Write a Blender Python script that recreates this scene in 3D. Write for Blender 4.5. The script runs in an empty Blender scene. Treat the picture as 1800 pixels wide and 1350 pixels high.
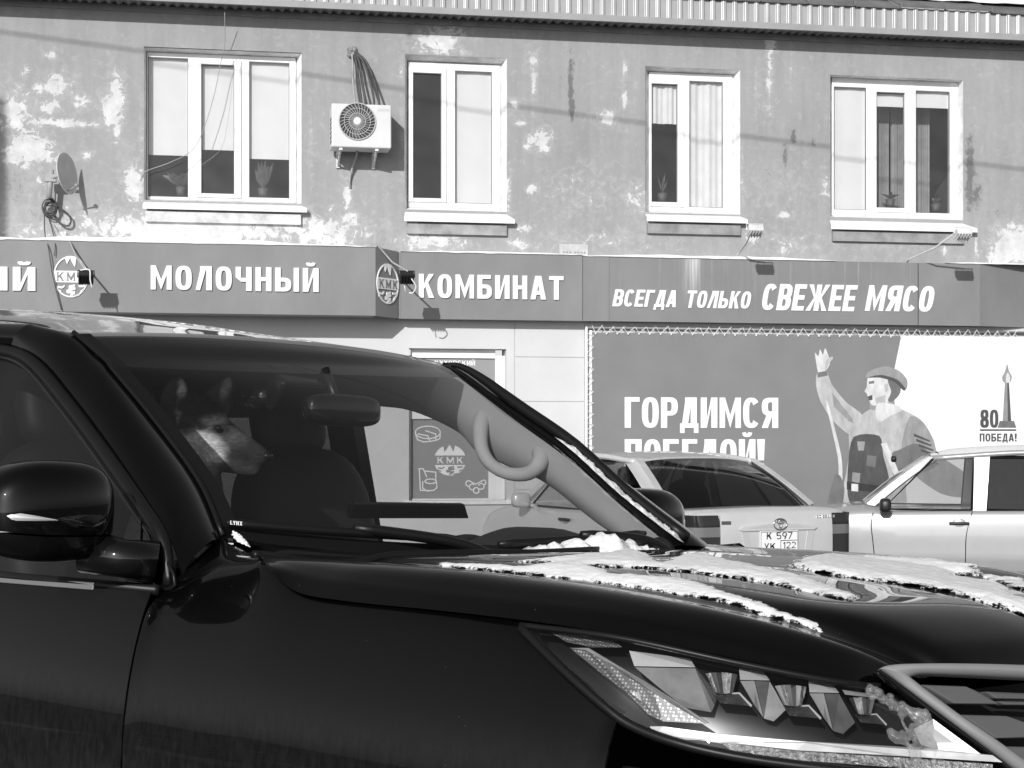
import bpy, bmesh, math, random
import numpy as np
from mathutils import Vector, Matrix, noise
from mathutils.bvhtree import BVHTree

random.seed(7)
S = bpy.context.scene
COL = S.collection
R = math.radians

# ------------------------------------------------------------------ camera
FPX, HZ, EYE = 3000.0, 770.0, 1.44
cd = bpy.data.cameras.new('camera')
cam = bpy.data.objects.new('camera', cd)
COL.objects.link(cam)
cam.location = (0, 0, EYE)
cam.rotation_euler = (R(90), 0, 0)
cd.sensor_width = 36
cd.lens = FPX / 1800 * 36
cd.shift_y = (HZ - 675) / 1800
cd.clip_start, cd.clip_end = 0.05, 600
S.camera = cam

# the facade stands 20.5 m off and turns slightly away to the right
TANP = 0.185
PHI = math.atan(TANP)
OY = 20.5
CP, SP = math.cos(PHI), math.sin(PHI)
SUN_L = Vector((0.5, 1.0, -0.47))                # travel of the light in facade axes
SUN_W = Vector((SUN_L.x * CP - SUN_L.y * SP, SUN_L.x * SP + SUN_L.y * CP, SUN_L.z)).normalized()

# ------------------------------------------------------------------ light
W = bpy.data.worlds.new('World')
S.world = W
W.use_nodes = True
wn, wl = W.node_tree.nodes, W.node_tree.links
wn.clear()
sky = wn.new('ShaderNodeTexSky')
sky.sky_type = 'NISHITA'
sky.sun_disc = False
sky.sun_elevation = math.asin(-SUN_W.z)
sky.sun_rotation = math.atan2(-SUN_W.x, -SUN_W.y)
bw = wn.new('ShaderNodeRGBToBW')                 # a black and white photograph
bg = wn.new('ShaderNodeBackground')
bg.inputs['Strength'].default_value = 0.105
wo = wn.new('ShaderNodeOutputWorld')
wl.new(sky.outputs[0], bw.inputs[0])
wl.new(bw.outputs[0], bg.inputs['Color'])
wl.new(bg.outputs[0], wo.inputs['Surface'])
ld = bpy.data.lights.new('sun', 'SUN')
ld.energy = 3.6
ld.angle = R(0.5)
sun = bpy.data.objects.new('sun', ld)
COL.objects.link(sun)
sun.rotation_euler = SUN_W.to_track_quat('-Z', 'Y').to_euler()
sun.location = (-20, -60, 40)
S.view_settings.view_transform = 'Standard'
S.view_settings.look = 'None'
S.view_settings.exposure = 0.15
S.view_settings.gamma = 1
S.view_settings.use_curve_mapping = False
S.cycles.max_bounces = 10
S.cycles.transparent_max_bounces = 16

# ------------------------------------------------------------------ helpers
def FP(u, v, c=0.0):
    """photo pixel -> (x, z) on the plane local y = c of the facade"""
    ox, oy = -OY * SP, -OY * CP
    a, b = (u - 900) / FPX, (HZ - v) / FPX
    dx, dy = a * CP + SP, -a * SP + CP
    t = (c - oy) / dy
    return ox + t * dx, EYE + t * b

def fworld(x, y, z):
    return Vector((x * CP - y * SP, OY + x * SP + y * CP, z))

def mat(name, v, rough=0.6, metal=0.0, var=0.0, vscale=6.0, bump=0.0, bscale=40.0, coat=0.0, ior=1.5, spec=0.5, stretch=None, detail=5):
    m = bpy.data.materials.new(name)
    m.use_nodes = True
    nt = m.node_tree
    b = nt.nodes['Principled BSDF']
    b.inputs['Base Color'].default_value = (v, v, v, 1)
    b.inputs['Roughness'].default_value = rough
    b.inputs['Metallic'].default_value = metal
    b.inputs['IOR'].default_value = ior
    b.inputs['Specular IOR Level'].default_value = spec
    b.inputs['Coat Weight'].default_value = coat
    b.inputs['Coat Roughness'].default_value = 0.02
    if var or bump:
        tc = nt.nodes.new('ShaderNodeTexCoord')
        vec = tc.outputs['Object']
        if stretch:
            mp = nt.nodes.new('ShaderNodeMapping')
            mp.inputs['Scale'].default_value = stretch
            nt.links.new(vec, mp.inputs[0])
            vec = mp.outputs[0]
    if var:
        n = nt.nodes.new('ShaderNodeTexNoise')
        n.inputs['Scale'].default_value = vscale
        n.inputs['Detail'].default_value = detail
        n.inputs['Roughness'].default_value = 0.62
        nt.links.new(vec, n.inputs['Vector'])
        mr = nt.nodes.new('ShaderNodeMapRange')
        mr.inputs[1].default_value, mr.inputs[2].default_value = 0.3, 0.7
        mr.inputs[3].default_value, mr.inputs[4].default_value = max(0, v * (1 - var)), v * (1 + var)
        nt.links.new(n.outputs[0], mr.inputs[0])
        nt.links.new(mr.outputs[0], b.inputs['Base Color'])
    if bump:
        n2 = nt.nodes.new('ShaderNodeTexNoise')
        n2.inputs['Scale'].default_value = bscale
        n2.inputs['Detail'].default_value = 4
        nt.links.new(vec, n2.inputs['Vector'])
        bp = nt.nodes.new('ShaderNodeBump')
        bp.inputs['Strength'].default_value = bump
        bp.inputs['Distance'].default_value = 0.02
        nt.links.new(n2.outputs[0], bp.inputs['Height'])
        nt.links.new(bp.outputs[0], b.inputs['Normal'])
    return m

def glass(name, tint=0.9, f0=0.04, haze=0.0, hv=0.5, rough=0.0, hscale=3.0, wavy=0.0):
    """thin sheet: see-through, mirrors by angle, an even film of dust"""
    m = bpy.data.materials.new(name)
    m.use_nodes = True
    nt = m.node_tree
    nt.nodes.clear()
    N, L = nt.nodes.new, nt.links.new
    out = N('ShaderNodeOutputMaterial')
    tr = N('ShaderNodeBsdfTransparent'); tr.inputs[0].default_value = (tint, tint, tint, 1)
    gl = N('ShaderNodeBsdfGlossy'); gl.inputs['Roughness'].default_value = rough
    gl.inputs[0].default_value = (1, 1, 1, 1)
    lw = N('ShaderNodeLayerWeight'); lw.inputs[0].default_value = 0.5
    pw = N('ShaderNodeMath'); pw.operation = 'POWER'; pw.inputs[1].default_value = 5
    ma = N('ShaderNodeMath'); ma.operation = 'MULTIPLY_ADD'
    ma.inputs[1].default_value, ma.inputs[2].default_value = 1 - f0, f0
    L(lw.outputs['Facing'], pw.inputs[0]); L(pw.outputs[0], ma.inputs[0])
    mx = N('ShaderNodeMixShader')
    if wavy:
        tcw = N('ShaderNodeTexCoord'); nw = N('ShaderNodeTexNoise'); nw.inputs['Scale'].default_value = 2.2; nw.inputs['Detail'].default_value = 1
        L(tcw.outputs['Object'], nw.inputs['Vector']); bw_ = N('ShaderNodeBump'); bw_.inputs['Strength'].default_value = wavy; bw_.inputs['Distance'].default_value = .05
        L(nw.outputs[0], bw_.inputs['Height']); L(bw_.outputs[0], gl.inputs['Normal'])
    base = tr.outputs[0]
    if haze:
        df = N('ShaderNodeBsdfDiffuse'); df.inputs[0].default_value = (hv, hv, hv, 1)
        m2 = N('ShaderNodeMixShader')
        tc = N('ShaderNodeTexCoord'); nz = N('ShaderNodeTexNoise')
        nz.inputs['Scale'].default_value = hscale; nz.inputs['Detail'].default_value = 6
        L(tc.outputs['Object'], nz.inputs['Vector'])
        mr = N('ShaderNodeMapRange'); mr.inputs[1].default_value, mr.inputs[2].default_value = 0.25, 0.75
        mr.inputs[3].default_value, mr.inputs[4].default_value = haze * 0.6, haze * 1.4
        L(nz.outputs[0], mr.inputs[0]); L(mr.outputs[0], m2.inputs[0])
        L(tr.outputs[0], m2.inputs[1]); L(df.outputs[0], m2.inputs[2])
        base = m2.outputs[0]
    L(ma.outputs[0], mx.inputs[0]); L(base, mx.inputs[1]); L(gl.outputs[0], mx.inputs[2])
    L(mx.outputs[0], out.inputs[0])
    return m

def tag(o, label=None, cat=None, group=None, kind=None):
    if label: o['label'] = label
    if cat: o['category'] = cat
    if group: o['group'] = group
    if kind: o['kind'] = kind
    return o

def empty(name, loc=(0, 0, 0), rz=0.0, label=None, cat=None, group=None):
    o = bpy.data.objects.new(name, None)
    COL.objects.link(o)
    o.location = loc
    o.rotation_euler = (0, 0, rz)
    o.empty_display_size = 0.1
    return tag(o, label, cat, group)

def fthing(name, x, y, z, label, cat, group=None):
    """Empty on the facade axes; returns (object, origin)"""
    return empty(name, fworld(x, y, z), PHI, label, cat, group), Vector((x, y, z))

class MB:
    def __init__(s):
        s.v, s.f = [], []
    def add(s, vs, fs):
        k = len(s.v)
        s.v += [tuple(p) for p in vs]
        s.f += [tuple(i + k for i in f) for f in fs]
        return s
    def box(s, x0, y0, z0, x1, y1, z1):
        return s.add([(x0, y0, z0), (x1, y0, z0), (x1, y1, z0), (x0, y1, z0), (x0, y0, z1), (x1, y0, z1), (x1, y1, z1), (x0, y1, z1)],
                     [(3, 2, 1, 0), (4, 5, 6, 7), (0, 1, 5, 4), (1, 2, 6, 5), (2, 3, 7, 6), (3, 0, 4, 7)])
    def obox(s, c, sx, sy, sz, rot=None):
        Mx = rot.to_matrix() if rot is not None and hasattr(rot, 'to_matrix') else (rot or Matrix.Identity(3))
        vs = [Vector(c) + Mx @ Vector((a * sx / 2, b * sy / 2, d * sz / 2)) for d in (-1, 1) for a, b in ((-1, -1), (1, -1), (1, 1), (-1, 1))]
        return s.add(vs, [(3, 2, 1, 0), (4, 5, 6, 7), (0, 1, 5, 4), (1, 2, 6, 5), (2, 3, 7, 6), (3, 0, 4, 7)])
    def prism(s, pts, ex):
        """pts: 3D outline, extruded by vector ex (front cap at pts)"""
        n = len(pts); ex = Vector(ex)
        vs = [Vector(p) for p in pts] + [Vector(p) + ex for p in pts]
        return s.add(vs, [tuple(range(n)), tuple(range(2 * n - 1, n - 1, -1))] + [(i, i + n, (i + 1) % n + n, (i + 1) % n) for i in range(n)])
    def tube(s, path, r, n=8, caps=True):
        P = [Vector(p) for p in path]
        rr = r if isinstance(r, (list, tuple)) else [r] * len(P)
        up = None; rings = []
        for i, p in enumerate(P):
            d = (P[min(i + 1, len(P) - 1)] - P[max(i - 1, 0)]).normalized()
            if up is None:
                up = Vector((0, 0, 1)) if abs(d.z) < 0.9 else Vector((1, 0, 0))
            a = d.cross(up)
            if a.length < 1e-6: a = d.orthogonal()
            a.normalize(); b = a.cross(d).normalized(); up = b
            rings.append([p + (a * math.cos(2 * math.pi * k / n) + b * math.sin(2 * math.pi * k / n)) * rr[i] for k in range(n)])
        vs = [q for g in rings for q in g]
        fs = [(i * n + k, i * n + (k + 1) % n, (i + 1) * n + (k + 1) % n, (i + 1) * n + k) for i in range(len(P) - 1) for k in range(n)]
        if caps:
            fs += [tuple(range(n - 1, -1, -1)), tuple((len(P) - 1) * n + k for k in range(n))]
        return s.add(vs, fs)
    def grid(s, rows, closed=False):
        n = len(rows[0])
        vs = [q for r in rows for q in r]
        m = n if closed else n - 1
        return s.add(vs, [(i * n + k, i * n + (k + 1) % n, (i + 1) * n + (k + 1) % n, (i + 1) * n + k) for i in range(len(rows) - 1) for k in range(m)])
    def ball(s, c, rx, ry=None, rz=None, nu=16, nv=10, rot=None, e=1.0):
        ry = ry or rx; rz = rz or rx
        rows = []
        sg = lambda t: math.copysign(abs(t) ** e, t)
        for i in range(nv + 1):
            t = math.pi * i / nv - math.pi / 2
            row = []
            for k in range(nu):
                a = 2 * math.pi * k / nu
                p = Vector((rx * sg(math.cos(t)) * sg(math.cos(a)), ry * sg(math.cos(t)) * sg(math.sin(a)), rz * sg(math.sin(t))))
                if rot is not None: p = rot @ p
                row.append(Vector(c) + p)
            rows.append(row)
        return s.grid(rows, True)
    def build(s, name, m, parent=None, smooth=False, origin=None, bevel=0.0, subsurf=0, solid=0.0, weld=False, recalc=True):
        me = bpy.data.meshes.new(name)
        vs = s.v if origin is None else [tuple(Vector(p) - Vector(origin)) for p in s.v]
        me.from_pydata(vs, [], s.f)
        bm = bmesh.new(); bm.from_mesh(me)
        if weld: bmesh.ops.remove_doubles(bm, verts=bm.verts, dist=1e-5)
        if recalc: bmesh.ops.recalc_face_normals(bm, faces=bm.faces)
        bm.to_mesh(me); bm.free()
        me.polygons.foreach_set('use_smooth', [smooth] * len(me.polygons))
        if m: me.materials.append(m)
        o = bpy.data.objects.new(name, me)
        COL.objects.link(o)
        if parent: o.parent = parent
        if solid:
            q = o.modifiers.new('solid', 'SOLIDIFY'); q.thickness = solid; q.offset = -1
            if smooth: q = o.modifiers.new('edges', 'EDGE_SPLIT'); q.split_angle = R(40); q.use_edge_sharp = False
        if subsurf:
            q = o.modifiers.new('sub', 'SUBSURF'); q.levels = q.render_levels = subsurf
        if bevel:
            q = o.modifiers.new('bevel', 'BEVEL'); q.width = bevel; q.segments = 2; q.limit_method = 'ANGLE'
        return o

def cr(P, n):
    """Catmull-Rom resample of 3D points to n points (by index)"""
    P = [Vector(p) for p in P]
    out = []
    for i in range(n):
        t = i / (n - 1) * (len(P) - 1)
        k = min(int(t), len(P) - 2); f = t - k
        p1, p2 = P[k], P[k + 1]
        p0 = P[k - 1] if k > 0 else p1 * 2 - p2
        p3 = P[k + 2] if k + 2 < len(P) else p2 * 2 - p1
        out.append(0.5 * ((2 * p1) + (p2 - p0) * f + (2 * p0 - 5 * p1 + 4 * p2 - p3) * f * f + (3 * p1 - p0 - 3 * p2 + p3) * f ** 3))
    return out

def loft(rows, nu, nv):
    """rows of control points -> smooth grid with nv rows of nu points"""
    A = [cr(r, nu) for r in rows]
    cols = [cr([A[j][i] for j in range(len(A))], nv) for i in range(nu)]
    return [[cols[i][j] for i in range(nu)] for j in range(nv)]

def flip(rows):
    return [[Vector((p.x, -p.y, p.z)) for p in r] for r in rows]

# ------------------------------------------------------------------ lettering drawn stroke by stroke
def _ring(x0, y0, x1, y1, sx, sy, a0, a1, n=14, e=2.7):
    cx, cy, rx, ry = (x0 + x1) / 2, (y0 + y1) / 2, (x1 - x0) / 2, (y1 - y0) / 2
    sg = lambda t: math.copysign(abs(t) ** (2 / e), t)
    out, inn = [], []
    for i in range(n + 1):
        a = R(a0 + (a1 - a0) * i / n)
        out.append((cx + rx * sg(math.cos(a)), cy + ry * sg(math.sin(a))))
        inn.append((cx + (rx - sx) * sg(math.cos(a)), cy + (ry - sy) * sg(math.sin(a))))
    return [[out[i], out[i + 1], inn[i + 1], inn[i]] for i in range(n)]

def glyph(c, s, b):
    r = lambda x0, y0, x1, y1: [(x0, y0), (x1, y0), (x1, y1), (x0, y1)]
    dg = lambda xa, ya, xb, yb, t: [(xa - t / 2, ya), (xa + t / 2, ya), (xb + t / 2, yb), (xb - t / 2, yb)]
    w = 0.42 + s
    if c == ' ': return [], 0.28
    if c in 'ОO0': return _ring(0, 0, w, 1, s, b, 0, 360, 28), w
    if c in 'СC': return _ring(0, 0, w, 1, s, b, 38, 322, 22), w
    if c == 'Г': return [r(0, 0, s, 1), r(s, 1 - b, w * .88, 1)], w * .88
    if c == 'L': return [r(0, 0, s, 1), r(s, 0, w * .85, b)], w * .85
    if c == 'Е': return [r(0, 0, s, 1), r(s, 0, w * .9, b), r(s, .5 - b / 2, w * .84, .5 + b / 2), r(s, 1 - b, w * .9, 1)], w * .9
    if c == 'П': return [r(0, 0, s, 1), r(w - s, 0, w, 1), r(s, 1 - b, w - s, 1)], w
    if c == 'Н': return [r(0, 0, s, 1), r(w - s, 0, w, 1), r(s, .5 - b / 2, w - s, .5 + b / 2)], w
    if c == 'Т': return [r(w / 2 - s / 2, 0, w / 2 + s / 2, 1 - b), r(0, 1 - b, w, 1)], w
    if c == 'Л': return [r(w - s, 0, w, 1), r(w * .28, 1 - b, w - s, 1), [(0, 0), (s * .8, 0), (w * .28 + s, 1 - b), (w * .28, 1 - b)]], w
    if c == 'Д':
        return [r(0, 0, w * 1.1, b), r(0, -.17, s * .75, 0), r(w * 1.1 - s * .75, -.17, w * 1.1, 0), r(w - s, b, w, 1), r(w * .3, 1 - b, w - s, 1),
                [(w * .12, b), (w * .12 + s, b), (w * .3 + s, 1 - b), (w * .3, 1 - b)]], w * 1.1
    if c == 'А':
        w *= 1.08
        return [dg(s / 2, 0, w / 2 - s * .12, 1, s), dg(w - s / 2, 0, w / 2 + s * .12, 1, s), r(w * .25, .2, w * .75, .2 + b)], w
    if c in 'ИЙ':
        g = [r(0, 0, s, 1), r(w - s, 0, w, 1), [(s, 0), (s, .3), (w - s, 1), (w - s, .7)]]
        if c == 'Й': g += _ring(w * .2, 1.07, w * .8, 1.42, s * .62, b * .8, 185, 355, 12)
        return g, w
    if c in 'МM':
        w *= 1.28
        k = .9 * s
        return [r(0, 0, k, 1), r(w - k, 0, w, 1), [(k, 1), (k, .62), (w / 2, .0), (w / 2, .42)], [(w - k, 1), (w / 2, .42), (w / 2, .0), (w - k, .62)]], w
    if c in 'КK':
        return [r(0, 0, s, 1), [(s, .36), (s, .58), (w - s * .95, 1), (w, 1), (w, .97)], [(s + .06, .5), (w * .62, .66), (w + .03, 0), (w + .03 - s * 1.1, 0)]], w + .03
    if c == 'Ж':
        m = w * .8; a = w * 1.6
        return [r(m - s / 2, 0, m + s / 2, 1), [(0, 1), (s * .95, 1), (m - s / 2, .58), (m - s / 2, .4)], [(0, 0), (m - s / 2, .6), (m - s / 2, .42), (s, 0)],
                [(a, 1), (a - s * .95, 1), (m + s / 2, .58), (m + s / 2, .4)], [(a, 0), (m + s / 2, .6), (m + s / 2, .42), (a - s, 0)]], a
    def bowl(y0, y1): 
        return [r(s * .9, y0, w / 2, y0 + b), r(s * .9, y1 - b, w / 2, y1)] + _ring(0, y0, w, y1, s, b, -90, 90, 12)
    if c in 'РP': return [r(0, 0, s, 1)] + bowl(.4, 1), w
    if c == 'R': return [r(0, 0, s, 1)] + bowl(.42, 1) + [[(w * .4, .44), (w * .4 + s, .44), (w, 0), (w - s, 0)]], w
    if c == 'В': return [r(0, 0, s, 1)] + bowl(0, .5 + b / 2) + bowl(.5 - b / 2, 1), w
    if c == 'Ь': return [r(0, 0, s, 1)] + bowl(0, .58), w
    if c == 'Ы': return [r(0, 0, s, 1)] + bowl(0, .58) + [r(w + .1, 0, w + .1 + s, 1)], w + .1 + s
    if c == 'Б': return [r(0, 0, s, 1), r(s, 1 - b, w * .93, 1)] + bowl(0, .6), w
    if c == 'Я':
        g = [r(0, 0, s, 1)] + bowl(.4, 1) + [[(w * .35, .42), (w * .35 + s, .42), (w, 0), (w - s, 0)]]
        return [[(w - x, y) for x, y in p] for p in g], w
    if c == 'У': return [[(0, 1), (s, 1), (w * .62, .3), (w * .46, .22)], [(w, 1), (w - s, 1), (w * .18, 0), (w * .18 + s, 0)]], w
    if c == 'Х': return [dg(s / 2, 0, w - s / 2, 1, s), dg(w - s / 2, 0, s / 2, 1, s)], w
    if c == 'Y': return [r(w / 2 - s / 2, 0, w / 2 + s / 2, .45), [(0, 1), (s, 1), (w / 2 + s / 2, .45), (w / 2 - s / 2, .45)], [(w, 1), (w - s, 1), (w / 2 - s / 2, .45), (w / 2 + s / 2, .45)]], w
    if c == 'N': return [r(0, 0, s, 1), r(w - s, 0, w, 1), [(s, 1), (s, .7), (w - s, 0), (w - s, .3)]], w
    if c == 'X': return glyph('Х', s, b)
    if c == 'Ч': return [r(w - s, 0, w, 1), r(0, .56, s, 1), r(s, .38, w - s, .38 + b), [(0, .56), (s, .56), (s, .38)]], w
    if c == '!': return [[(.02, .3), (s * 1.05, .3), (s * 1.2, 1), (-.08 * s, 1)], r(0.02, 0, s * 1.05, .2)], s * 1.15
    if c == '1': return [r(.16, 0, .16 + s, 1), [(0, .72), (.16, .84), (.16, 1), (.1, .95)]], .16 + s
    if c == '2': return _ring(0, .42, w, 1, s, b, -20, 165, 12) + [r(0, 0, w, b), [(0, b), (s * 1.3, b), (w - s * .2, .62), (w - s, .52)]], w
    if c == '5': return [r(s * .5, 1 - b, w * .95, 1), r(0, .5, s, 1)] + _ring(0, 0, w, .64, s, b, -150, 130, 16), w
    if c == '7': return [r(0, 1 - b, w, 1), [(w * .2, 0), (w * .2 + s, 0), (w, 1 - b), (w - s, 1 - b)]], w
    if c == '8': return _ring(.02, .46, w - .02, 1, s, b, 0, 360, 22) + _ring(0, 0, w, .54, s, b, 0, 360, 22), w
    if c == '9': return _ring(0, .38, w, 1, s, b, 0, 360, 22) + [[(w - s, .66), (w, .66), (w * .62, 0), (w * .62 - s, 0)]], w
    return [r(0, 0, w, 1)], w

def lettering(mb, text, to3, x0, z0, x1, z1, s=.2, b=.16, shear=0.0, gap=.12, depth=0.004, dirv=(0, -1, 0), serif=False):
    """writes text into the box (x0,z0)-(x1,z1) of the plane to3(x, z)"""
    items, X = [], 0
    for ch in text:
        g, w = glyph(ch, s, b)
        if serif and ch != ' ':
            t = .035
            g = list(g)
            xs = {'К': (s / 2, w - s / 2), 'М': (s / 2, w - s / 2)}.get(ch, ())
            for q in xs:
                g += [[(q - .13, 0), (q + .13, 0), (q + .13, t), (q - .13, t)], [(q - .13, 1 - t), (q + .13, 1 - t), (q + .13, 1), (q - .13, 1)]]
        items.append((X, g)); X += w + gap
    X -= gap
    k, kz = (x1 - x0) / (X + shear), z1 - z0
    dv = Vector(dirv)
    j = 0
    for ox, g in items:
        for p in g:
            pts = [(x0 + (ox + x + shear * y) * k, z0 + y * kz) for x, y in p]
            j += 1
            front = [Vector(to3(*q)) + dv * (depth + .00025 * (j % 9)) for q in pts]
            back = -dv * (depth + .00025 * (j % 9))
            mb.prism(front, back)
    return mb

# ------------------------------------------------------------------ materials
m_white = mat('white plastic', 0.80, 0.35, var=0.06, vscale=5)
m_sill = mat('painted sill metal', 0.78, 0.5, var=0.10, vscale=9, bump=0.05)
m_black = mat('black plastic', 0.012, 0.45, bump=0.03, bscale=300)
m_rubber = mat('rubber', 0.015, 0.7)
def snow_mat(name, v):
    """grainy snow; where the layer thins towards its edge it breaks up and the surface below shows"""
    m = mat(name, v, 0.8, var=0.08, vscale=40, bump=0.16, bscale=70)
    nt = m.node_tree; N, L = nt.nodes.new, nt.links.new
    B = nt.nodes['Principled BSDF']; out = nt.nodes['Material Output']
    B.inputs['Subsurface Weight'].default_value = 0.0
    at = N('ShaderNodeAttribute'); at.attribute_name = 'layer'
    tc = N('ShaderNodeTexCoord'); n1 = N('ShaderNodeTexNoise'); n1.inputs['Scale'].default_value = 95; n1.inputs['Detail'].default_value = 8; n1.inputs['Roughness'].default_value = .75
    n2 = N('ShaderNodeTexNoise'); n2.inputs['Scale'].default_value = 16; n2.inputs['Detail'].default_value = 4
    L(tc.outputs['Object'], n1.inputs['Vector']); L(tc.outputs['Object'], n2.inputs['Vector'])
    a = N('ShaderNodeMath'); a.operation = 'MULTIPLY_ADD'; a.inputs[1].default_value = 1.5; L(n1.outputs[0], a.inputs[0]); L(at.outputs['Fac'], a.inputs[2])
    b_ = N('ShaderNodeMath'); b_.operation = 'MULTIPLY_ADD'; b_.inputs[1].default_value = 1.1; L(n2.outputs[0], b_.inputs[0]); L(a.outputs[0], b_.inputs[2])
    r = N('ShaderNodeMapRange'); r.inputs[1].default_value, r.inputs[2].default_value = 1.36, 1.52; L(b_.outputs[0], r.inputs[0])
    t = N('ShaderNodeBsdfTransparent'); mx = N('ShaderNodeMixShader')
    L(r.outputs[0], mx.inputs[0]); L(t.outputs[0], mx.inputs[1]); L(B.outputs[0], mx.inputs[2]); L(mx.outputs[0], out.inputs['Surface'])
    return m
m_hsnow = snow_mat('thawing snow', 0.78)
m_snow = mat('snow', 0.80, 0.75, var=0.05, vscale=25, bump=0.35, bscale=55)
m_blind = mat('roller blind cloth', 0.64, 0.8, var=0.04, vscale=3)
m_curtain = mat('curtain cloth', 0.62, 0.85, var=0.08, vscale=5)
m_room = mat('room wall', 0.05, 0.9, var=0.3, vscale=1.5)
m_pane = glass('window glass', 0.95, 0.06, 0.035, 0.6, wavy=0.35)
m_sign = mat('sign panel', 0.20, 0.55, var=0.13, vscale=1.6, bump=0.06, bscale=1.4, stretch=(1, 1, .6))
m_letter = mat('white letter acrylic', 0.80, 0.4, var=0.04, vscale=4)
m_dark = mat('dark steel', 0.03, 0.5, var=0.3)
m_grey = mat('grey steel', 0.25, 0.45, var=0.15)
m_roof = mat('profiled sheet', 0.33, 0.45, var=0.10, vscale=2.5)
m_soffit = mat('soffit sheet', 0.20, 0.55, var=0.2, vscale=2)
m_cable = mat('cable jacket', 0.06, 0.6)
m_cablew = mat('pale hose wrap', 0.32, 0.6, var=0.15, vscale=10)
m_acw = mat('air conditioner enamel', 0.62, 0.4, var=0.06, vscale=4)
m_lower = mat('smooth light render', 0.56, 0.8, var=0.06, vscale=1.4, bump=0.04, bscale=18)
m_banner = mat('banner print mid grey', 0.19, 0.6, var=0.07, vscale=1.6, bump=0.16, bscale=1.7)
m_bwhite = mat('banner print white', 0.76, 0.6, var=0.04, vscale=1, bump=0.14, bscale=1.7)
m_pot = mat('flower pot', 0.07, 0.6)
m_leaf = mat('house plant leaf', 0.06, 0.5, var=0.5, vscale=12)
m_film = mat('window film print', 0.27, 0.4, var=0.05, vscale=2)
m_dsign = m_sign

# ------------------------------------------------------------------ ground
def ground_z(x, y):
    t = min(max((y - 7.0) / 6.0, 0), 1)
    return -0.15 * t * t * (3 - 2 * t)
g = MB()
gx = sorted(set([-150, -80, -40] + [x * 1.5 for x in range(-14, 15)] + [40, 80, 150]))
gy = sorted(set([-150, -80, -40] + [y * 1.2 for y in range(-18, 24)] + [40, 80, 150, 300]))
g.grid([[Vector((x, y, ground_z(x, y))) for x in gx] for y in gy])
mg = bpy.data.materials.new('trodden snow and asphalt'); mg.use_nodes = True
nt = mg.node_tree; B = nt.nodes['Principled BSDF']; N, L = nt.nodes.new, nt.links.new
tc = N('ShaderNodeTexCoord'); n1 = N('ShaderNodeTexNoise'); n1.inputs['Scale'].default_value = 0.45; n1.inputs['Detail'].default_value = 8
L(tc.outputs['Object'], n1.inputs['Vector'])
rp = N('ShaderNodeValToRGB'); rp.color_ramp.elements[0].position = 0.56; rp.color_ramp.elements[1].position = 0.70
rp.color_ramp.elements[0].color = (.04, .04, .04, 1); rp.color_ramp.elements[1].color = (.34, .34, .34, 1)
L(n1.outputs[0], rp.inputs[0]); L(rp.outputs[0], B.inputs['Base Color']); B.inputs['Roughness'].default_value = 0.8
tag(g.build('ground', mg, smooth=True), kind='structure')

# ------------------------------------------------------------------ building
bld = empty('apartment_building', fworld(0, 0, 0), PHI,
            'two-storey plastered building with peeling grey upper wall and white windows above the shop signs', 'building')

def win_px(op, fr, panes, sash, sill, blinds):
    return dict(op=op, fr=fr, panes=panes, sash=sash, sill=sill, blinds=blinds)
# op: outer opening l,t,r,b   fr: frame l,t,r,b   panes: glass rects   sash: index of the opening leaf
WINS = [
    win_px((253, 83, 530, 352), (258, 91, 520, 350), [(260, 100, 331, 345), (354, 113, 412, 340), (438, 108, 509, 347)], {1: (346, 105, 423, 346)}, (251, 350, 539, 366),
           [('blind', 273), ('blind', 264), ('blind', 280)]),
    win_px((712, 95, 891, 368), (717, 108, 880, 364), [(726, 128, 776, 348), (800, 124, 865, 357)], {0: (719, 119, 784, 354)}, (709, 366, 903, 388),
           [None, ('blind', 400)]),
    win_px((1134, 116, 1301, 374), (1141, 126, 1288, 371), [(1145, 147, 1191, 355), (1212, 142, 1271, 364)], {0: (1142, 138, 1201, 362)}, (1134, 372, 1311, 388),
           [('curtain', 218), ('curtain', 400)]),
    win_px((1459, 131, 1693, 381), (1463, 136, 1684, 379), [(1466, 152, 1523, 368), (1540, 162, 1590, 365), (1610, 159, 1670, 374)], {1: (1533, 154, 1598, 372)}, (1457, 380, 1713, 402),
           [('blind', 400), ('blind', 188), ('blind', 190)]),
]
FD = 0.14                        # frames sit this far into the wall
open_rects = []
for w in WINS:
    l, t, r, b = w['op']
    x0, zt = FP(l, t); x1, _ = FP(r, t); _, zb = FP(l, b)
    w['orect'] = (x0, zb, x1, zt); open_rects.append(w['orect'])
ZC = FP(900, 452)[1] - 0.35      # upper wall starts behind the sign box
ZE = FP(900, 44)[1]              # underside of the eaves
xs = set(np.arange(-8.0, 9.001, 0.035).round(4)); zs = set(np.arange(ZC, ZE + .3, 0.035).round(4))
for (a, z0, c, z1) in open_rects:
    for X in (a, c):
        xs = {q for q in xs if abs(q - X) > .012} | {X}
    for Z in (z0, z1):
        zs = {q for q in zs if abs(q - Z) > .012} | {Z}
xs, zs = sorted(xs), sorted(zs)
XX, ZZ = np.meshgrid(np.array(xs), np.array(zs))
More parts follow.
